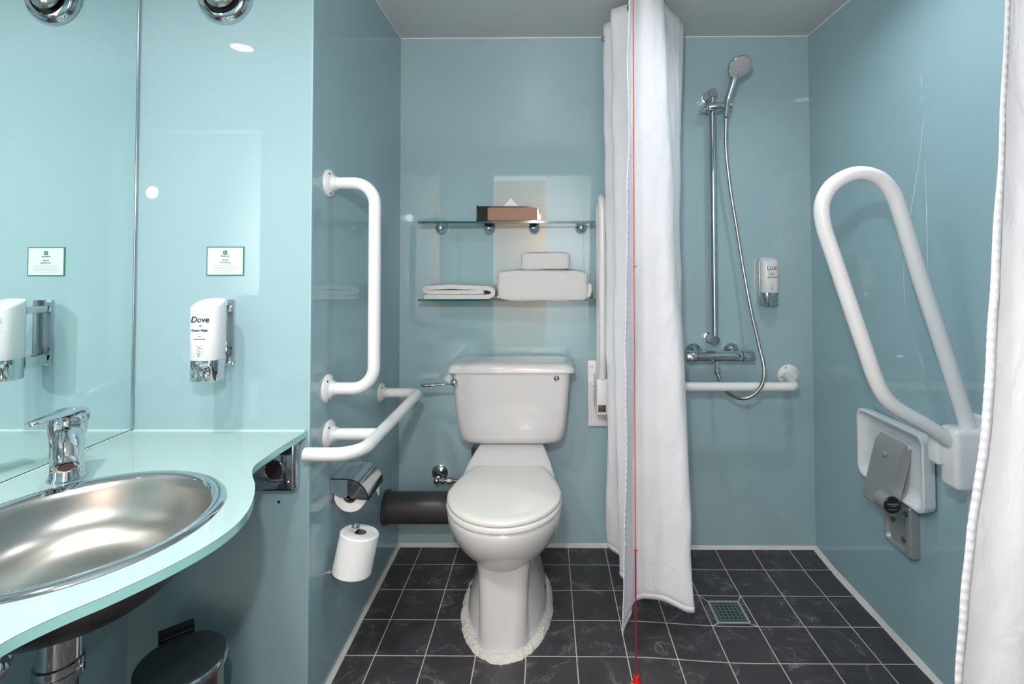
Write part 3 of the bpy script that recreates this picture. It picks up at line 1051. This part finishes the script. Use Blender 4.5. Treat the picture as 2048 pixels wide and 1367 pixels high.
# tissue box
t0, t1 = PY(953, 440, 2.03).x, PY(1077, 440, 2.03).x
zz = za + .004
hbx = .062
tb = thing('tissue_box', ((t0 + t1) / 2, 2.085, zz), 'low black tissue box with a brown front panel, on the upper glass shelf', 'tissue box')
w = W()
w.box((t0, 2.030, zz), (t1, 2.140, zz + .004))
w.box((t0, 2.030, zz), (t0 + .004, 2.140, zz + hbx + .004)).box((t1 - .004, 2.030, zz), (t1, 2.140, zz + hbx + .004))
w.box((t0, 2.136, zz), (t1, 2.140, zz + hbx)).box((t0, 2.032, zz + hbx - .006), (t1, 2.06, zz + hbx)).box((t0, 2.11, zz + hbx - .006), (t1, 2.14, zz + hbx))
w.box((t0 + .004, 2.033, zz + .004), (t0 + .045, 2.037, zz + hbx - .004))
w.finish('tray', M_BLKACRYL, tb, smooth=False)
W().box((t0 + .045, 2.034, zz + .004), (t1 - .005, 2.040, zz + hbx - .006)).finish('front_panel', M_BROWN, tb, smooth=False)
tc_ = PY(1022, 400, 2.08)
w = W()
base_z = zz + hbx - .008
pts0 = [(-.036, 0), (-.016, -.008), (0, -.003), (.018, -.009), (.036, 0), (.018, .007), (0, .004), (-.016, .008)]
ztip = PY(1022, 396, 2.08).z
rings = [[Vector((tc_.x + x * f_, 2.085 + y * f_, z)) for x, y in pts0] for f_, z in ((1, base_z), (.95, base_z + .010), (.55, (base_z + ztip) / 2 + .003), (.12, ztip - .002), (.02, ztip))]
w.ring_loft(rings).finish('tissue', M_PAPER, tb, angle=70)

# towels
zs = zb2 + .004
ta, tb_ = PY(843, 590, 2.03).x, PY(991, 590, 2.03).x


def ribbon(path, half_t, y0_, y1_, amp=.0012):
    """folded cloth: a path in x,z given thickness and run along y"""
    p = [Vector((x, 0, z)) for x, z in path]
    L_, R_ = [], []
    for i, q in enumerate(p):
        a, b = p[max(i - 1, 0)], p[min(i + 1, len(p) - 1)]
        d_ = (b - a).normalized()
        n_ = Vector((-d_.z, 0, d_.x))
        L_.append(q + n_ * half_t)
        R_.append(q - n_ * half_t)
    loop = L_ + list(reversed(R_))
    rings = []
    NYY = 14
    for j in range(NYY + 1):
        f_ = j / NYY
        y = y0_ + (y1_ - y0_) * f_
        e = .0035 if j in (0, NYY) else 0
        rg = []
        cen = sum(loop, Vector()) / len(loop)
        for q in loop:
            qq = Vector((q.x, y, q.z))
            nz = noise.noise(qq * 30)
            rg.append(qq + Vector((nz * amp, 0, nz * amp)))
        rings.append(rg)
    return W().ring_loft(rings)


hT = .0125
fp = fillet([(tb_ - .030, 0, zs + .0400), (ta + .014, 0, zs + .0420), (ta + .014, 0, zs + .0175), (tb_ - .022, 0, zs + .0175)], [0, .0118, .0118, 0], 8)
w = W()
path = [(v.x, v.z) for v in fillet([(tb_ - .048, 0, zs + .0275), (ta + .03, 0, zs + .0275), (ta + .012, 0, zs + .036), (ta + .02, 0, zs + .0455), ((ta + tb_) / 2 - .03, 0, zs + .0495), (tb_ - .03, 0, zs + .0435), (tb_ - .010, 0, zs + .036), (tb_ - .010, 0, zs + .016), (tb_ - .03, 0, zs + .009), (ta + .012, 0, zs + .009)], .010, 5)]
tw = ribbon(path, .0085, 2.026, 2.135).finish('folded_towel', M_TOWEL, angle=60)
tag(tw, 'flat folded white towel at the left end of the lower glass shelf', 'towel', 'white towels on the lower glass shelf')
p0, p1 = PY(994, 604, 2.00), PY(1180, 545, 2.02)
zc2 = PY(1085, 541, 2.03).z
tx0, tx1 = p0.x, PY(1180, 580, 2.00).x
w = W().soft_box(((tx0 + tx1) / 2 - .003, 2.060, (zs + zc2) / 2 + .002), ((tx1 - tx0) / 2 - .003, .069, (zc2 - zs) / 2), .25, 40, .005, 16, 3.)
for v in w.bm.verts:
    if v.co.y < 2.016 and v.co.z < zs + .03:
        v.co.z -= .011 * min(1, (2.016 - v.co.y) / .012) * min(1, (zs + .03 - v.co.z) / .025)
w.tube([(tx1 - .004, 2.03, zs + .055), (tx1 + .0005, 2.012, zs + .055), (tx1 + .001, 2.006, zs + .035), (tx1 - .006, 2.01, zs + .012)], .009, 12)
tag(w.finish('bath_towel', M_TOWEL, angle=80), 'large thick folded white towel at the right end of the lower glass shelf', 'towel', 'white towels on the lower glass shelf')
q0, q1 = PY(1043, 556, 2.03).x, PY(1140, 556, 2.03).x
zq = PY(1090, 505, 2.03).z
w = W().soft_box(((q0 + q1) / 2, 2.072, (zc2 + zq) / 2 + .002), ((q1 - q0) / 2, .055, (zq - zc2) / 2), .26, 32, .0045, 20, 8.)
tag(w.finish('hand_towel', M_TOWEL, angle=80), 'small folded white towel lying on top of the large towel', 'towel', 'white towels on the lower glass shelf')

# ------------------------------------------------------------------ drop-down rail on the back wall, behind the curtain
ka, kb = PY(1175, 720, D - .02), PY(1216, 853, D - .02)
dr = thing('drop_down_rail', ((ka.x + kb.x) / 2, D, kb.z), 'white fold-up support rail on the back wall, half hidden behind the gathered curtain', 'grab rail')
kx1 = ka.x + .105
W().box((ka.x, D - .020, kb.z), (kx1, D, ka.z), .006, 3).finish('wall_plate', M_RAIL, dr)
xm_ = PY(1202, 700, 2.02).x + .004
W().box((xm_ - .024, 2.0, ka.z - .19), (xm_ + .03, D - .012, ka.z - .05), .006, 3).finish('hinge_block', M_RAIL, dr)
W().box((xm_ - .019, 1.9975, ka.z - .178), (xm_ + .012, 2.003, ka.z - .150), .001).finish('latch', mat('latch_dark', (.10, .06, .06), .4), dr)
ztop = PY(1203, 392, 1.98).z
W().tube(fillet([(xm_, 2.10, ka.z - .09), (xm_, 2.10, ztop), (xm_, 1.985, ztop), (xm_, 1.985, ka.z + .05), (xm_, 2.02, ka.z - .07)], .05, 12), .016, 20).finish('rail', M_RAIL, dr)
for zz_ in (ka.z - .025, kb.z + .025):
    W().lathe([(.009, 0), (.009, .003), (.006, .004)], (ka.x + .018, D - .0195, zz_), (0, -1, 0), 18).finish('screw_cap', M_RAIL, dr)
W().lathe([(.009, 0), (.009, .012), (.006, .015)], (ka.x + .02, D - .0195, ka.z - .095), (0, -1, 0), 18).finish('release_button', M_RAIL, dr)

# ------------------------------------------------------------------ shower riser rail, handset, hose, valve
XB = PY(1427, 430, 2.085).x
zt2 = PY(1427, 190, 2.085).z
zb3 = PY(1430, 679, 2.085).z
YB = 2.085
rr_ = thing('shower_riser', (XB, D, zb3), 'chrome riser rail on the back wall, right of the gathered curtain', 'shower rail')
W().tube([(XB, YB, zb3 + .005), (XB, YB, zt2 - .01)], .0140, 24).finish('bar', M_CHROME, rr_)
for z in (zt2 + .006, zb3):
    W().lathe([(.024, 0), (.024, .006), (.0185, .008), (.0185, .082), (.0175, .084)], (XB - .003, D, z), (0, -1, 0), 32).finish('end_bracket', M_CHROME, rr_)
zs2 = PY(1440, 214, 2.07).z
sl = W().box((XB - .026, YB - .030, zs2 - .019), (XB + .025, YB + .014, zs2 + .019), .008, 3).finish('slider', M_CHROME, rr_)
hx = PY(1452, 213, 2.05).x
W().tube([(XB - .02, YB - .016, zs2), (hx + .022, YB - .035, zs2)], .0165, 20).finish('handset_cradle', M_CHROME, rr_)
W().lathe([(.020, 0), (.022, .004), (.022, .010), (.012, .013)], (XB - .024, YB - .008, zs2), (-1, 0, 0), 20).finish('clamp_knob', M_CHROME, rr_)
W().tube([(XB - .036, YB - .008, zs2 - .002), (XB - .058, YB - .01, zs2 - .018)], .004, 10).finish('clamp_lever', M_CHROME, rr_)
# handset
h0 = PY(1452, 235, 2.035)
h1 = PY(1456, 200, 2.035)
h2 = PY(1470, 152, 2.01)
hc_ = PY(1478, 133, 1.985)
hsn = thing('shower_handset', h1, 'chrome hand shower clipped at the top of the riser rail', 'shower head')
W().tube(catmull([h0, h1, h1.lerp(h2, .5) + Vector((0, -.003, .002)), h2, hc_ + Vector((-.004, .022, .0))], 8), lambda t_: .0125 + .0025 * t_, 20).finish('handle', M_CHROME, hsn)
fd = Vector((.16, -.68, -.72)).normalized()
W().lathe([(.010, -.030), (.022, -.022), (.040, -.008), (.0475, 0), (.048, .006), (.0455, .009)], hc_, fd, 48, True).finish('head_shell', M_CHROME, hsn)
W().lathe([(.0455, .0085), (.040, .011), (.022, .0125), (0, .013)], hc_, fd, 48, False).finish('spray_face', M_HEADFACE, hsn)
g = W()
uu = fd.cross(Vector((0, 0, 1))).normalized()
vv = uu.cross(fd)
for rad_, cnt in ((.010, 6), (.020, 12), (.030, 18), (.038, 24)):
    for k in range(cnt):
        a = 2 * math.pi * k / cnt
        p = hc_ + uu * rad_ * math.cos(a) + vv * rad_ * math.sin(a) + fd * (.0127 if rad_ < .025 else .0118)
        g.lathe([(.0011, -.001), (.0011, .0014), (.0005, .0018)], p, fd, 6)
g.finish('nozzles', mat('nozzle_grey', (.22, .22, .24), .6), hsn)['kind'] = 'stuff'
# mixer
mz = PY(1437, 712, 2.085).z
ma, mb = PY(1369, 712, 2.085).x, PY(1507, 712, 2.085).x
mxv = thing('shower_mixer', ((ma + mb) / 2, D, mz), 'chrome thermostatic bar mixer on the back wall, below the riser rail', 'shower valve')
YM = 2.082
W().tube([(ma + .05, YM, mz), (mb - .05, YM, mz)], .0215, 28).finish('bar_body', M_CHROME, mxv)
W().lathe([(.0235, 0), (.0235, .042), (.021, .046), (.012, .047)], (ma + .048, YM, mz), (-1, 0, 0), 28).finish('flow_knob', M_CHROME, mxv)
W().lathe([(.0235, 0), (.0235, .042), (.021, .046), (.012, .047)], (mb - .048, YM, mz), (1, 0, 0), 28).finish('heat_knob', M_CHROME, mxv)
W().lathe([(.007, 0), (.007, .004), (.003, .005)], (ma + .03, YM - .0225, mz - .004), (0, -1, 0), 14).finish('eco_button', M_CHROME, mxv)
W().lathe([(.004, 0), (.004, .006)], (mb - .03, YM, mz + .0225), (0, 0, 1), 10).finish('knob_stop', M_CHROME, mxv)
for u in (1387, 1462):
    x = PY(u, 705, D).x
    W().lathe([(.034, 0), (.034, .004), (.028, .014), (.017, .022), (.016, .055)], (x, D, mz + .012), (0, -1, 0), 32).finish('wall_rose', M_CHROME, mxv)
ox = PY(1434, 735, YM).x
W().lathe([(.010, 0), (.010, -.028), (.0125, -.029), (.0125, -.044), (.009, -.048)], (ox, YM, mz - .018), (0, 0, 1), 18).finish('outlet', M_CHROME, mxv)
# hose
hp = [(1452, 236, 2.035), (1452, 300, 2.05), (1461, 380, 2.06), (1474, 460, 2.065), (1487, 540, 2.06), (1502, 620, 2.03), (1518, 690, 1.97), (1528, 735, 1.935), (1524, 768, 1.93), (1505, 790, 1.94), (1482, 796, 1.96), (1456, 786, 2.005),
      (1442, 765, 2.05), (1436, 748, YM), (1434, 735, YM)]
hpts = catmull([PY(*q) for q in hp], 26)
nh = len(hpts)
ho = W().tube(hpts, lambda t_: .0072 + .0006 * math.sin(t_ * nh * 2.1), 14).finish('shower_hose', M_HOSE, angle=80)
tag(ho, 'flexible steel shower hose looping from the hand shower down to the bar mixer', 'hose')

# white horizontal rail under the shower
fz = PY(1577, 750, D)
sr = thing('grab_rail', (fz.x, D, fz.z), 'white horizontal grab rail on the back wall below the shower mixer', 'grab rail')
flange((fz.x, D, fz.z), (0, -1, 0), sr, .046, screws=((25,), (100,), (215,)))
ysr = 1.985
zsr = PY(1480, 773, ysr).z
xsr = PY(1590, 773, ysr).x
xl_ = .42
W().tube(fillet([(fz.x - .012, D - .01, fz.z), (xsr, ysr, zsr), (xl_, ysr, zsr), (xl_, D - .005, zsr)], .03, 12), .0172, 24).finish('rail', M_RAIL, sr)
flange((xl_, D, zsr), (0, -1, 0), sr, .046)

# ------------------------------------------------------------------ hairpin rail on the right wall
YH = 1.30
hr = thing('drop_down_rail', (XR, YH, .60), 'white hairpin support rail folded up on the right wall, above the shower seat', 'grab rail')
a_ = lambda u, v: PY(u, v, YH)
key = [a_(1912, 890), a_(1858, 853), a_(1800, 820), a_(1772, 796), a_(1752, 760), a_(1731, 700), a_(1700, 610), a_(1667, 512), a_(1647, 450), a_(1645, 405), a_(1667, 368), a_(1712, 347), a_(1758, 356), a_(1787, 390), a_(1805, 440), a_(1842, 560), a_(1885, 690), a_(1923, 810), a_(1942, 872)]
W().tube(catmull(key, 10), .0188, 24).finish('rail', M_RAIL, hr)
b0_, b1_ = a_(1884, 862), a_(1952, 975)
W().box((b0_.x + .012, YH - .030, b1_.z), (XR - .02, YH + .030, b0_.z + .012), .014, 4).finish('hinge_block', M_RAIL, hr)
W().box((b0_.x - .004, YH + .012, b1_.z + .05), (b0_.x + .06, YH + .05, b0_.z - .004), .008, 3).finish('hinge_cheek', M_RAIL, hr)
W().box((XR - .022, YH - .075, .50), (XR, YH + .055, .80), .008, 3).finish('wall_plate', M_RAIL, hr)
W().lathe([(.008, 0), (.008, .005), (.004, .006)], (XR - .05, YH - .029, b0_.z - .03), (0, -1, 0), 14).finish('pivot_cap', M_RAIL, hr)

# ------------------------------------------------------------------ folded shower seat
ss = thing('folding_shower_chair', (XR, 1.63, .30), 'white fold-up shower seat with a grey arm, folded against the right wall', 'shower seat')
SYa, SYb, SZa, SZb, SXf, SXb = 1.472, 1.782, .462, .690, 1.082, 1.121


def yz_rrect(x, ya_, yb__, za_, zb__, r, n=8):
    return [Vector((x, p.x, p.y)) for p in rrect((ya_ + yb__) / 2, (za_ + zb__) / 2, (yb__ - ya_) / 2, (zb__ - za_) / 2, r, 0, n)]


seq = [(SXb, .012, .02), (SXb - .002, .003, .028), (1.10, 0, .03), (SXf + .003, -.001, .032), (SXf, .003, .03), (SXf + .001, .008, .026), (SXf + .008, .013, .024), (1.104, .028, .02), (1.108, .05, .02)]
W().ring_loft([yz_rrect(x, SYa + d_, SYb - d_, SZa + d_, SZb - d_, r_) for x, d_, r_ in seq]).finish('seat_panel', M_SHSEAT, ss, angle=50)
AY0, AY1 = 1.553, 1.672
prof = [(1.094, .638), (1.078, .618), (1.068, .585), (1.055, .535), (1.032, .437), (1.034, .431), (1.052, .424), (1.064, .440), (1.080, .50), (1.106, .60), (1.108, .63)]
W().prism([Vector((x, AY0, z)) for x, z in prof], (0, AY1 - AY0, 0)).finish('support_arm', M_ALU, ss, angle=30)
W().prism([Vector((1.094 + .003, AY0 - .004, .646)), Vector((1.094 + .003, AY1 + .004, .646)), Vector((1.112, AY1 + .004, .646)), Vector((1.112, AY0 - .004, .646))], (0, 0, -.02)).finish('seat_rib', M_SHSEAT, ss, smooth=False)
W().lathe([(.009, -.002), (.009, .003), (.006, .005)], (1.0665, 1.612, .590), (-1, 0, .28), 18).finish('bolt', M_ALU, ss)
pc = PY(1785, 1010, 1.535)
W().tube([(pc.x, AY0 - .016, pc.z), (pc.x, AY0 + .030, pc.z)], .026, 28).finish('pivot', M_ALU, ss)
cap = W().lathe([(.0255, 0), (.0255, .003), (.0235, .005), (0, .005)], (pc.x, AY0 - .015, pc.z), (0, -1, 0), 32, False).finish('pivot_cap', M_BLACK, ss)
g = W()
for z, hw in ((.004, .017), (-.002, .010), (-.011, .013)):
    g.box((pc.x - hw, AY0 - .0206, pc.z + z - (.002 if z > 0 else .0008)), (pc.x + hw, AY0 - .0198, pc.z + z + (.002 if z > 0 else .0008)))
g.finish('cap_print', M_GREYINK, cap, smooth=False)
BY0, BY1, BZ0, BZ1 = 1.550, 1.672, .294, .452
w = W()
w.ring_loft([yz_rrect(XR + .002, BY0, BY1, BZ0, BZ1, .008), yz_rrect(XR - .024, BY0, BY1, BZ0, BZ1, .008), yz_rrect(XR - .030, BY0 + .004, BY1 - .004, BZ0 + .004, BZ1 - .004, .008),
             yz_rrect(XR - .030, BY0 + .018, BY1 - .01, BZ0 + .010, BZ1 - .03, .018), yz_rrect(XR - .020, BY0 + .026, BY1 - .016, BZ0 + .016, BZ1 - .04, .018)])
wb_ = w.finish('wall_bracket', M_ALU, ss, angle=40)
for y, z in ((1.64, .375), (1.592, .335), (1.565, .425)):
    W().lathe([(.0085, 0), (.0085, .005), (.005, .007)], (XR - (.0195 if y != 1.565 else .029), y, z), (-1, 0, 0), 16).finish('screw', mat('screw_grey', (.22, .22, .23), .4, .8) if 'screw_grey' not in MATS else MATS['screw_grey'], wb_)

# ------------------------------------------------------------------ floor drain
da = [PY(1420, 1203, 1.0)]


def PZ(u, v, Z):
    d = _ray(u, v)
    return CAM + d * ((Z - CAM.z) / d.z)


zf = -.016
d0, d1 = PZ(1420, 1203, zf), PZ(1498, 1244, zf)
dcx, dcy = (PZ(1418, 1203, zf).x + PZ(1476, 1203, zf).x + PZ(1436, 1243, zf).x + PZ(1497, 1243, zf).x) / 4, (d0.y + d1.y) / 2
hd_ = .056
zf = floor_z(dcx, dcy)
dn = thing('floor_drain', (dcx, dcy, zf), 'square metal floor drain grate in the tiles of the shower', 'drain')
w = W()
w.ring_loft([rrect(dcx, dcy, hd_, hd_, .002, zf - .004, 2), rrect(dcx, dcy, hd_, hd_, .002, zf + .003, 2), rrect(dcx, dcy, hd_ - .006, hd_ - .006, .002, zf + .003, 2), rrect(dcx, dcy, hd_ - .006, hd_ - .006, .002, zf - .002, 2)], False, False)
w.finish('frame', mat('drain_frame', (.50, .47, .45), .4, .3), dn, smooth=False)
w = W()
g_ = hd_ - .0065
cell = 2 * g_ / 7
th_ = .0032
for k in range(8):
    o_ = -g_ + k * cell
    bw_ = th_ if 0 < k < 7 else .007
    w.box((dcx + o_ - bw_, dcy - g_, zf - .001), (dcx + o_ + bw_, dcy + g_, zf + .0018))
    w.box((dcx - g_, dcy + o_ - bw_, zf - .001), (dcx + g_, dcy + o_ + bw_, zf + .0019))
w.finish('grate', mat('grate_metal', (.20, .25, .24), .3, .8), dn, smooth=False)
W().box((dcx - g_, dcy - g_, zf + .0004), (dcx + g_, dcy + g_, zf + .0006)).finish('sump', M_DARKHOLE, dn, smooth=False)
# mitred grout joints of the cut tile around the drain
cx0, cy0 = .09035 + 3 * .15354, 2.01847 - 1 * .15354
tx = [.09035 + k * .15354 for k in range(-8, 9)]
ty = [2.01847 - k * .15354 for k in range(0, 12)]
gx0 = max(v for v in tx if v < dcx)
gy1 = min(v for v in ty if v > dcy)
w = W()
for sx, sy, ex, ey in ((-1, 1, gx0, gy1), (1, 1, gx0 + .15354, gy1), (-1, -1, gx0, gy1 - .15354), (1, -1, gx0 + .15354, gy1 - .15354)):
    a = Vector((dcx + sx * hd_, dcy + sy * hd_, 0))
    b = Vector((ex, ey, 0))
    n_ = (b - a).cross(Vector((0, 0, 1))).normalized() * .0012
    q = [a + n_, a - n_, b - n_, b + n_]
    w.prism([Vector((p.x, p.y, floor_z(p.x, p.y) - .002)) for p in q], (0, 0, .0026))
w.finish('mitre_joint', M_SEAL, dn, smooth=False)

# ------------------------------------------------------------------ curtains


def curtain(name, top_path, bot_path, ztop_, zbot, label, mid=None, nz=60, sub=14, amp=.006, group='white shower curtains', power=1.):
    tp, bp_ = catmull([(x, y, 0) for x, y in top_path], sub), catmull([(x, y, 0) for x, y in bot_path], sub)
    zb_l = catmull([(z, 0, 0) for z in zbot], sub)
    n = len(tp)
    root = thing(name, (tp[0].x, tp[0].y, .05), label, 'curtain', group)
    w = W()
    rows = []
    for j in range(nz + 1):
        f_ = j / nz
        row = []
        for i in range(n):
            q = tp[i].lerp(bp_[i], f_ ** power)
            z = ztop_ + (zb_l[i].x - ztop_) * f_
            if mid:
                q = q + mid(i / (n - 1), f_)
            nv = Vector((q.x * 11, q.y * 11, z * 2.6))
            k_ = .35 + .65 * f_
            q = q + Vector((noise.noise(nv), noise.noise(nv + Vector((7, 3, 1))), 0)) * amp * k_
            nv2 = Vector((q.x * 26, q.y * 26, z * 9))
            q = q + Vector((noise.noise(nv2), noise.noise(nv2 + Vector((7, 3, 1))), 0)) * amp * .35
            dg_ = z * 7 + (q.x + q.y) * 16
            q = q + Vector((.2, -1, 0)) * (.0045 * f_ ** .5 * noise.noise(Vector((dg_, z * 1.7, q.x * 3))))
            row.append(w.bm.verts.new((q.x, q.y, z)))
        rows.append(row)
    for j in range(nz):
        for i in range(n - 1):
            w.bm.faces.new((rows[j][i], rows[j][i + 1], rows[j + 1][i + 1], rows[j + 1][i]))
    edge = [v.co.copy() for v in [r[0] for r in rows]]
    inn = [v.co.copy() for v in [r[2] for r in rows]]
    hem = [v.co.copy() for v in rows[-1]]
    hem2 = [v.co.copy() for v in rows[-2]]
    ob = w.finish('cloth', M_CURT, root, angle=180)
    md = ob.modifiers.new('thickness', 'SOLIDIFY')
    md.thickness = .0012
    return root, edge, inn, hem, hem2


def edge_ruffle(root, edge, inn, width, amp, per=.017):
    """stitched, slightly gathered side hem"""
    L_ = sum((edge[i + 1] - edge[i]).length for i in range(len(edge) - 1))
    N = int(L_ / per * 6)
    w = W()
    rings = []
    for k in range(N + 1):
        f_ = k / N * (len(edge) - 1)
        i = min(int(f_), len(edge) - 2)
        e = edge[i].lerp(edge[i + 1], f_ - i)
        q = inn[i].lerp(inn[i + 1], f_ - i)
        d_ = (q - e).normalized()
        nrm = Vector((d_.y, -d_.x, 0))
        if nrm.y > 0:
            nrm = -nrm
        s__ = math.sin(k * 2 * math.pi / 6)
        wob = amp * s__ + .0006 * noise.noise(e * 60)
        rings.append([e - d_ * (.0015 + wob * .7) + nrm * .0005, e + d_ * width * .5 + nrm * (.0026 + wob), e + d_ * width + nrm * .0016, e + d_ * width - nrm * .0006, e - d_ * (.001) - nrm * .001])
    return w.ring_loft(rings).finish('side_hem', M_CURT, root, angle=180)


top1 = [(.258, 1.52), (.292, 1.585), (.345, 1.60), (.388, 1.65), (.425, 1.76), (.50, 1.87), (.528, 1.945), (.40, 1.965), (.27, 1.955), (.222, 1.92), (.27, 1.86), (.238, 1.80), (.30, 1.76)]
bot1 = [(.229, 1.515), (.287, 1.665), (.375, 1.66), (.450, 1.625), (.474, 1.64), (.45, 1.72), (.42, 1.80), (.36, 1.87), (.27, 1.91), (.230, 1.895), (.27, 1.83), (.246, 1.755), (.30, 1.72)]
zb1 = [.088, .092, .098, .088, .088, .10, .12, .13, .14, .14, .13, .12, .12]
cur, e_, i_, h_, h2_ = curtain('shower_curtain', top1, bot1, 2.105, zb1, 'white shower curtain gathered in a bunch beside the toilet, behind the red cord', amp=.011)
edge_ruffle(cur, e_, i_, .009, .0011, .018)
w = W()
rings = []
for p, q in zip(h_, h2_):
    d_ = (q - p).normalized()
    rings.append([p + Vector((0, -.0010, -.001)), p + d_ * .016 + Vector((0, -.0011, 0)), p + d_ * .016 + Vector((0, .0011, 0)), p + Vector((0, .0010, -.001))])
W().ring_loft(rings).finish('bottom_hem', mat('hem_cloth', (.66, .63, .65), .85), cur, angle=180)
for u, v, y in ((1207, 80, 1.915), (1258, 18, 1.74)):
    p = PY(u, v, y) + Vector((0, -.006, 0))
    pts = [p + Vector((math.cos(k * math.pi / 8) * .0065, 0, math.sin(k * math.pi / 8) * .009)) for k in range(16)]
    W().tube(pts, .0022, 8, closed=True).finish('eyelet', mat('eyelet_dark', (.10, .10, .11), .3, .8) if 'eyelet_dark' not in MATS else MATS['eyelet_dark'], cur)
# near curtain, right
pk = [(2013, 0), (2003, 150), (1997, 300), (1990, 420), (1976, 680), (1962, 860), (1946, 1000), (1935, 1062), (1926, 1170), (1914, 1367)]
YN = .77
te, be = PY(2014, -200, YN), PY(1909, 1430, YN)


def xat(z):
    pr_ = [PY(u, v, YN) for u, v in [(2014, -350)] + pk + [(1905, 1500)]]
    for a, b in zip(pr_[:-1], pr_[1:]):
        if b.z <= z <= a.z:
            return a.x + (b.x - a.x) * (z - a.z) / (b.z - a.z)
    return pr_[0].x if z > pr_[0].z else pr_[-1].x


xt_ = xat(2.10)
top2 = [(xt_ + d_, YN + y) for d_, y in ((0, 0), (.03, .004), (.07, -.006), (.115, .028), (.16, -.02), (.21, .03), (.26, -.02), (.31, .03), (.36, -.01), (.405, .02))]
bot2 = [(x, y) for x, y in top2]
zb2_ = [.07] * 10


def mid2(s__, f_):
    z = 2.105 + (.07 - 2.105) * f_
    k_ = max(0, 1 - s__ * 1.15)
    return Vector(((xat(z) - xt_) * k_, .012 * math.sin(5 * z + 3 * s__) * min(1, s__ * 6), 0))


cu2, e2, i2, h3, h4 = curtain('shower_curtain', top2, bot2, 2.105, zb2_, 'white shower curtain with a stitched edge, close at the right edge of the picture', mid=mid2, amp=.005, nz=90)
edge_ruffle(cu2, e2, i2, .012, .0010, .0150)
# ceiling track
tk = W().tube(fillet([(.385, D, ZC - .008), (.385, .80, ZC - .008), (XR, .80, ZC - .008)], .25, 14), .008, 12).finish('curtain_track', M_WHITEP)
tag(tk, 'white curtain track on the ceiling above the gathered shower curtain', 'curtain rail')

# ------------------------------------------------------------------ emergency pull cord
YCD = 1.29
c0, c1 = PY(1266.5, 0, YCD), PY(1271, 1100, YCD)
c2 = PY(1272.5, 1352, YCD)
xc = c0.x
pc_ = thing('pull_cord', (c2.x, YCD, c2.z - .05), 'thin red emergency pull cord hanging in front of the gathered curtain', 'cord')
W().tube([(xc, YCD, ZC), c0, PY(1268, 533, YCD), c1], .00155, 8).finish('upper_cord', M_ORANGE, pc_)
W().tube([c1, PY(1271.5, 1220, YCD), c2], .0021, 8).finish('lower_cord', M_CRIMSON, pc_)
for u, v in ((1268.5, 533), (1270.5, 1100)):
    p = PY(u, v, YCD)
    W().sphere(p, .0035, 1.1, 1, .8, 12).tube([p, p + Vector((.007, 0, .0006))], .0016, 8).finish('knot', M_REDPL if v > 800 else M_ORANGE, pc_)
hz_ = c2.z
W().lathe([(.003, .004), (.007, .002), (.009, -.006), (.013, -.022), (.014, -.034), (.011, -.040), (.004, -.042)], (c2.x + .001, YCD, hz_), (0, 0, 1), 24).finish('handle', M_REDPL, pc_)
W().sphere((c2.x - .009, YCD - .006, hz_ - .016), .0065, 1.4, 1, .7, 12).finish('handle_tab', mat('orange_plastic', (.62, .10, .02), .35), pc_)
W().lathe([(.035, 0), (.035, -.02), (.028, -.028), (.006, -.030)], (xc, YCD, ZC), (0, 0, 1), 28).finish('ceiling_switch', M_WHITEP, pc_)

# ------------------------------------------------------------------ light


def lamp(name, loc, power, size, color=(1, 1, 1), spread=150, rot=(0, 0, 0), size_y=None):
    l = bpy.data.lights.new(name, 'AREA')
    l.energy = power
    l.color = color
    l.spread = R(spread)
    if size_y:
        l.shape = 'RECTANGLE'
        l.size, l.size_y = size, size_y
    else:
        l.shape = 'DISK'
        l.size = size
    o = bpy.data.objects.new(name, l)
    o.location = loc
    o.rotation_euler = rot
    COL.objects.link(o)
    return o


lamp('downlight_basin', (-.83, .45, ZC - .006), 5.4, .09, (1, .985, .94))
lamp('downlight_shower', (.72, 1.30, ZC - .006), 2.1, .09, (.90, .96, 1))
lamp('downlight_door', (-.45, .25, ZC - .006), 3.4, .12, (1, .97, .92), spread=125)
lamp('camera_flash', (-.080, .0, 1.57), 5.8, .065, (.94, .975, 1), spread=170, rot=(R(90), 0, 0))
hl = lamp('hall_fill', (.95, -.52, 1.35), 90, .4, (.97, .98, 1), spread=110)  # unseen light added to brighten the wood board so its reflection shows
hl.rotation_euler = Vector((-1.15, -.72, -.05)).to_track_quat('-Z', 'Y').to_euler()
wd_ = bpy.data.worlds.new('world')
scene.world = wd_
wd_.use_nodes = True
wd_.node_tree.nodes['Background'].inputs[0].default_value = (.55, .62, .66, 1)
wd_.node_tree.nodes['Background'].inputs[1].default_value = .3

for o in bpy.data.objects:
    if '_o' in o:
        del o['_o']
vs = scene.view_settings
scene.display_settings.display_device = 'sRGB'
vs.view_transform = 'Standard'
vs.look = 'None'
vs.gamma = 1
vs.use_curve_mapping = False
vs.exposure = .9
scene.cycles.sample_clamp_indirect = 4
scene.cycles.max_bounces = 10
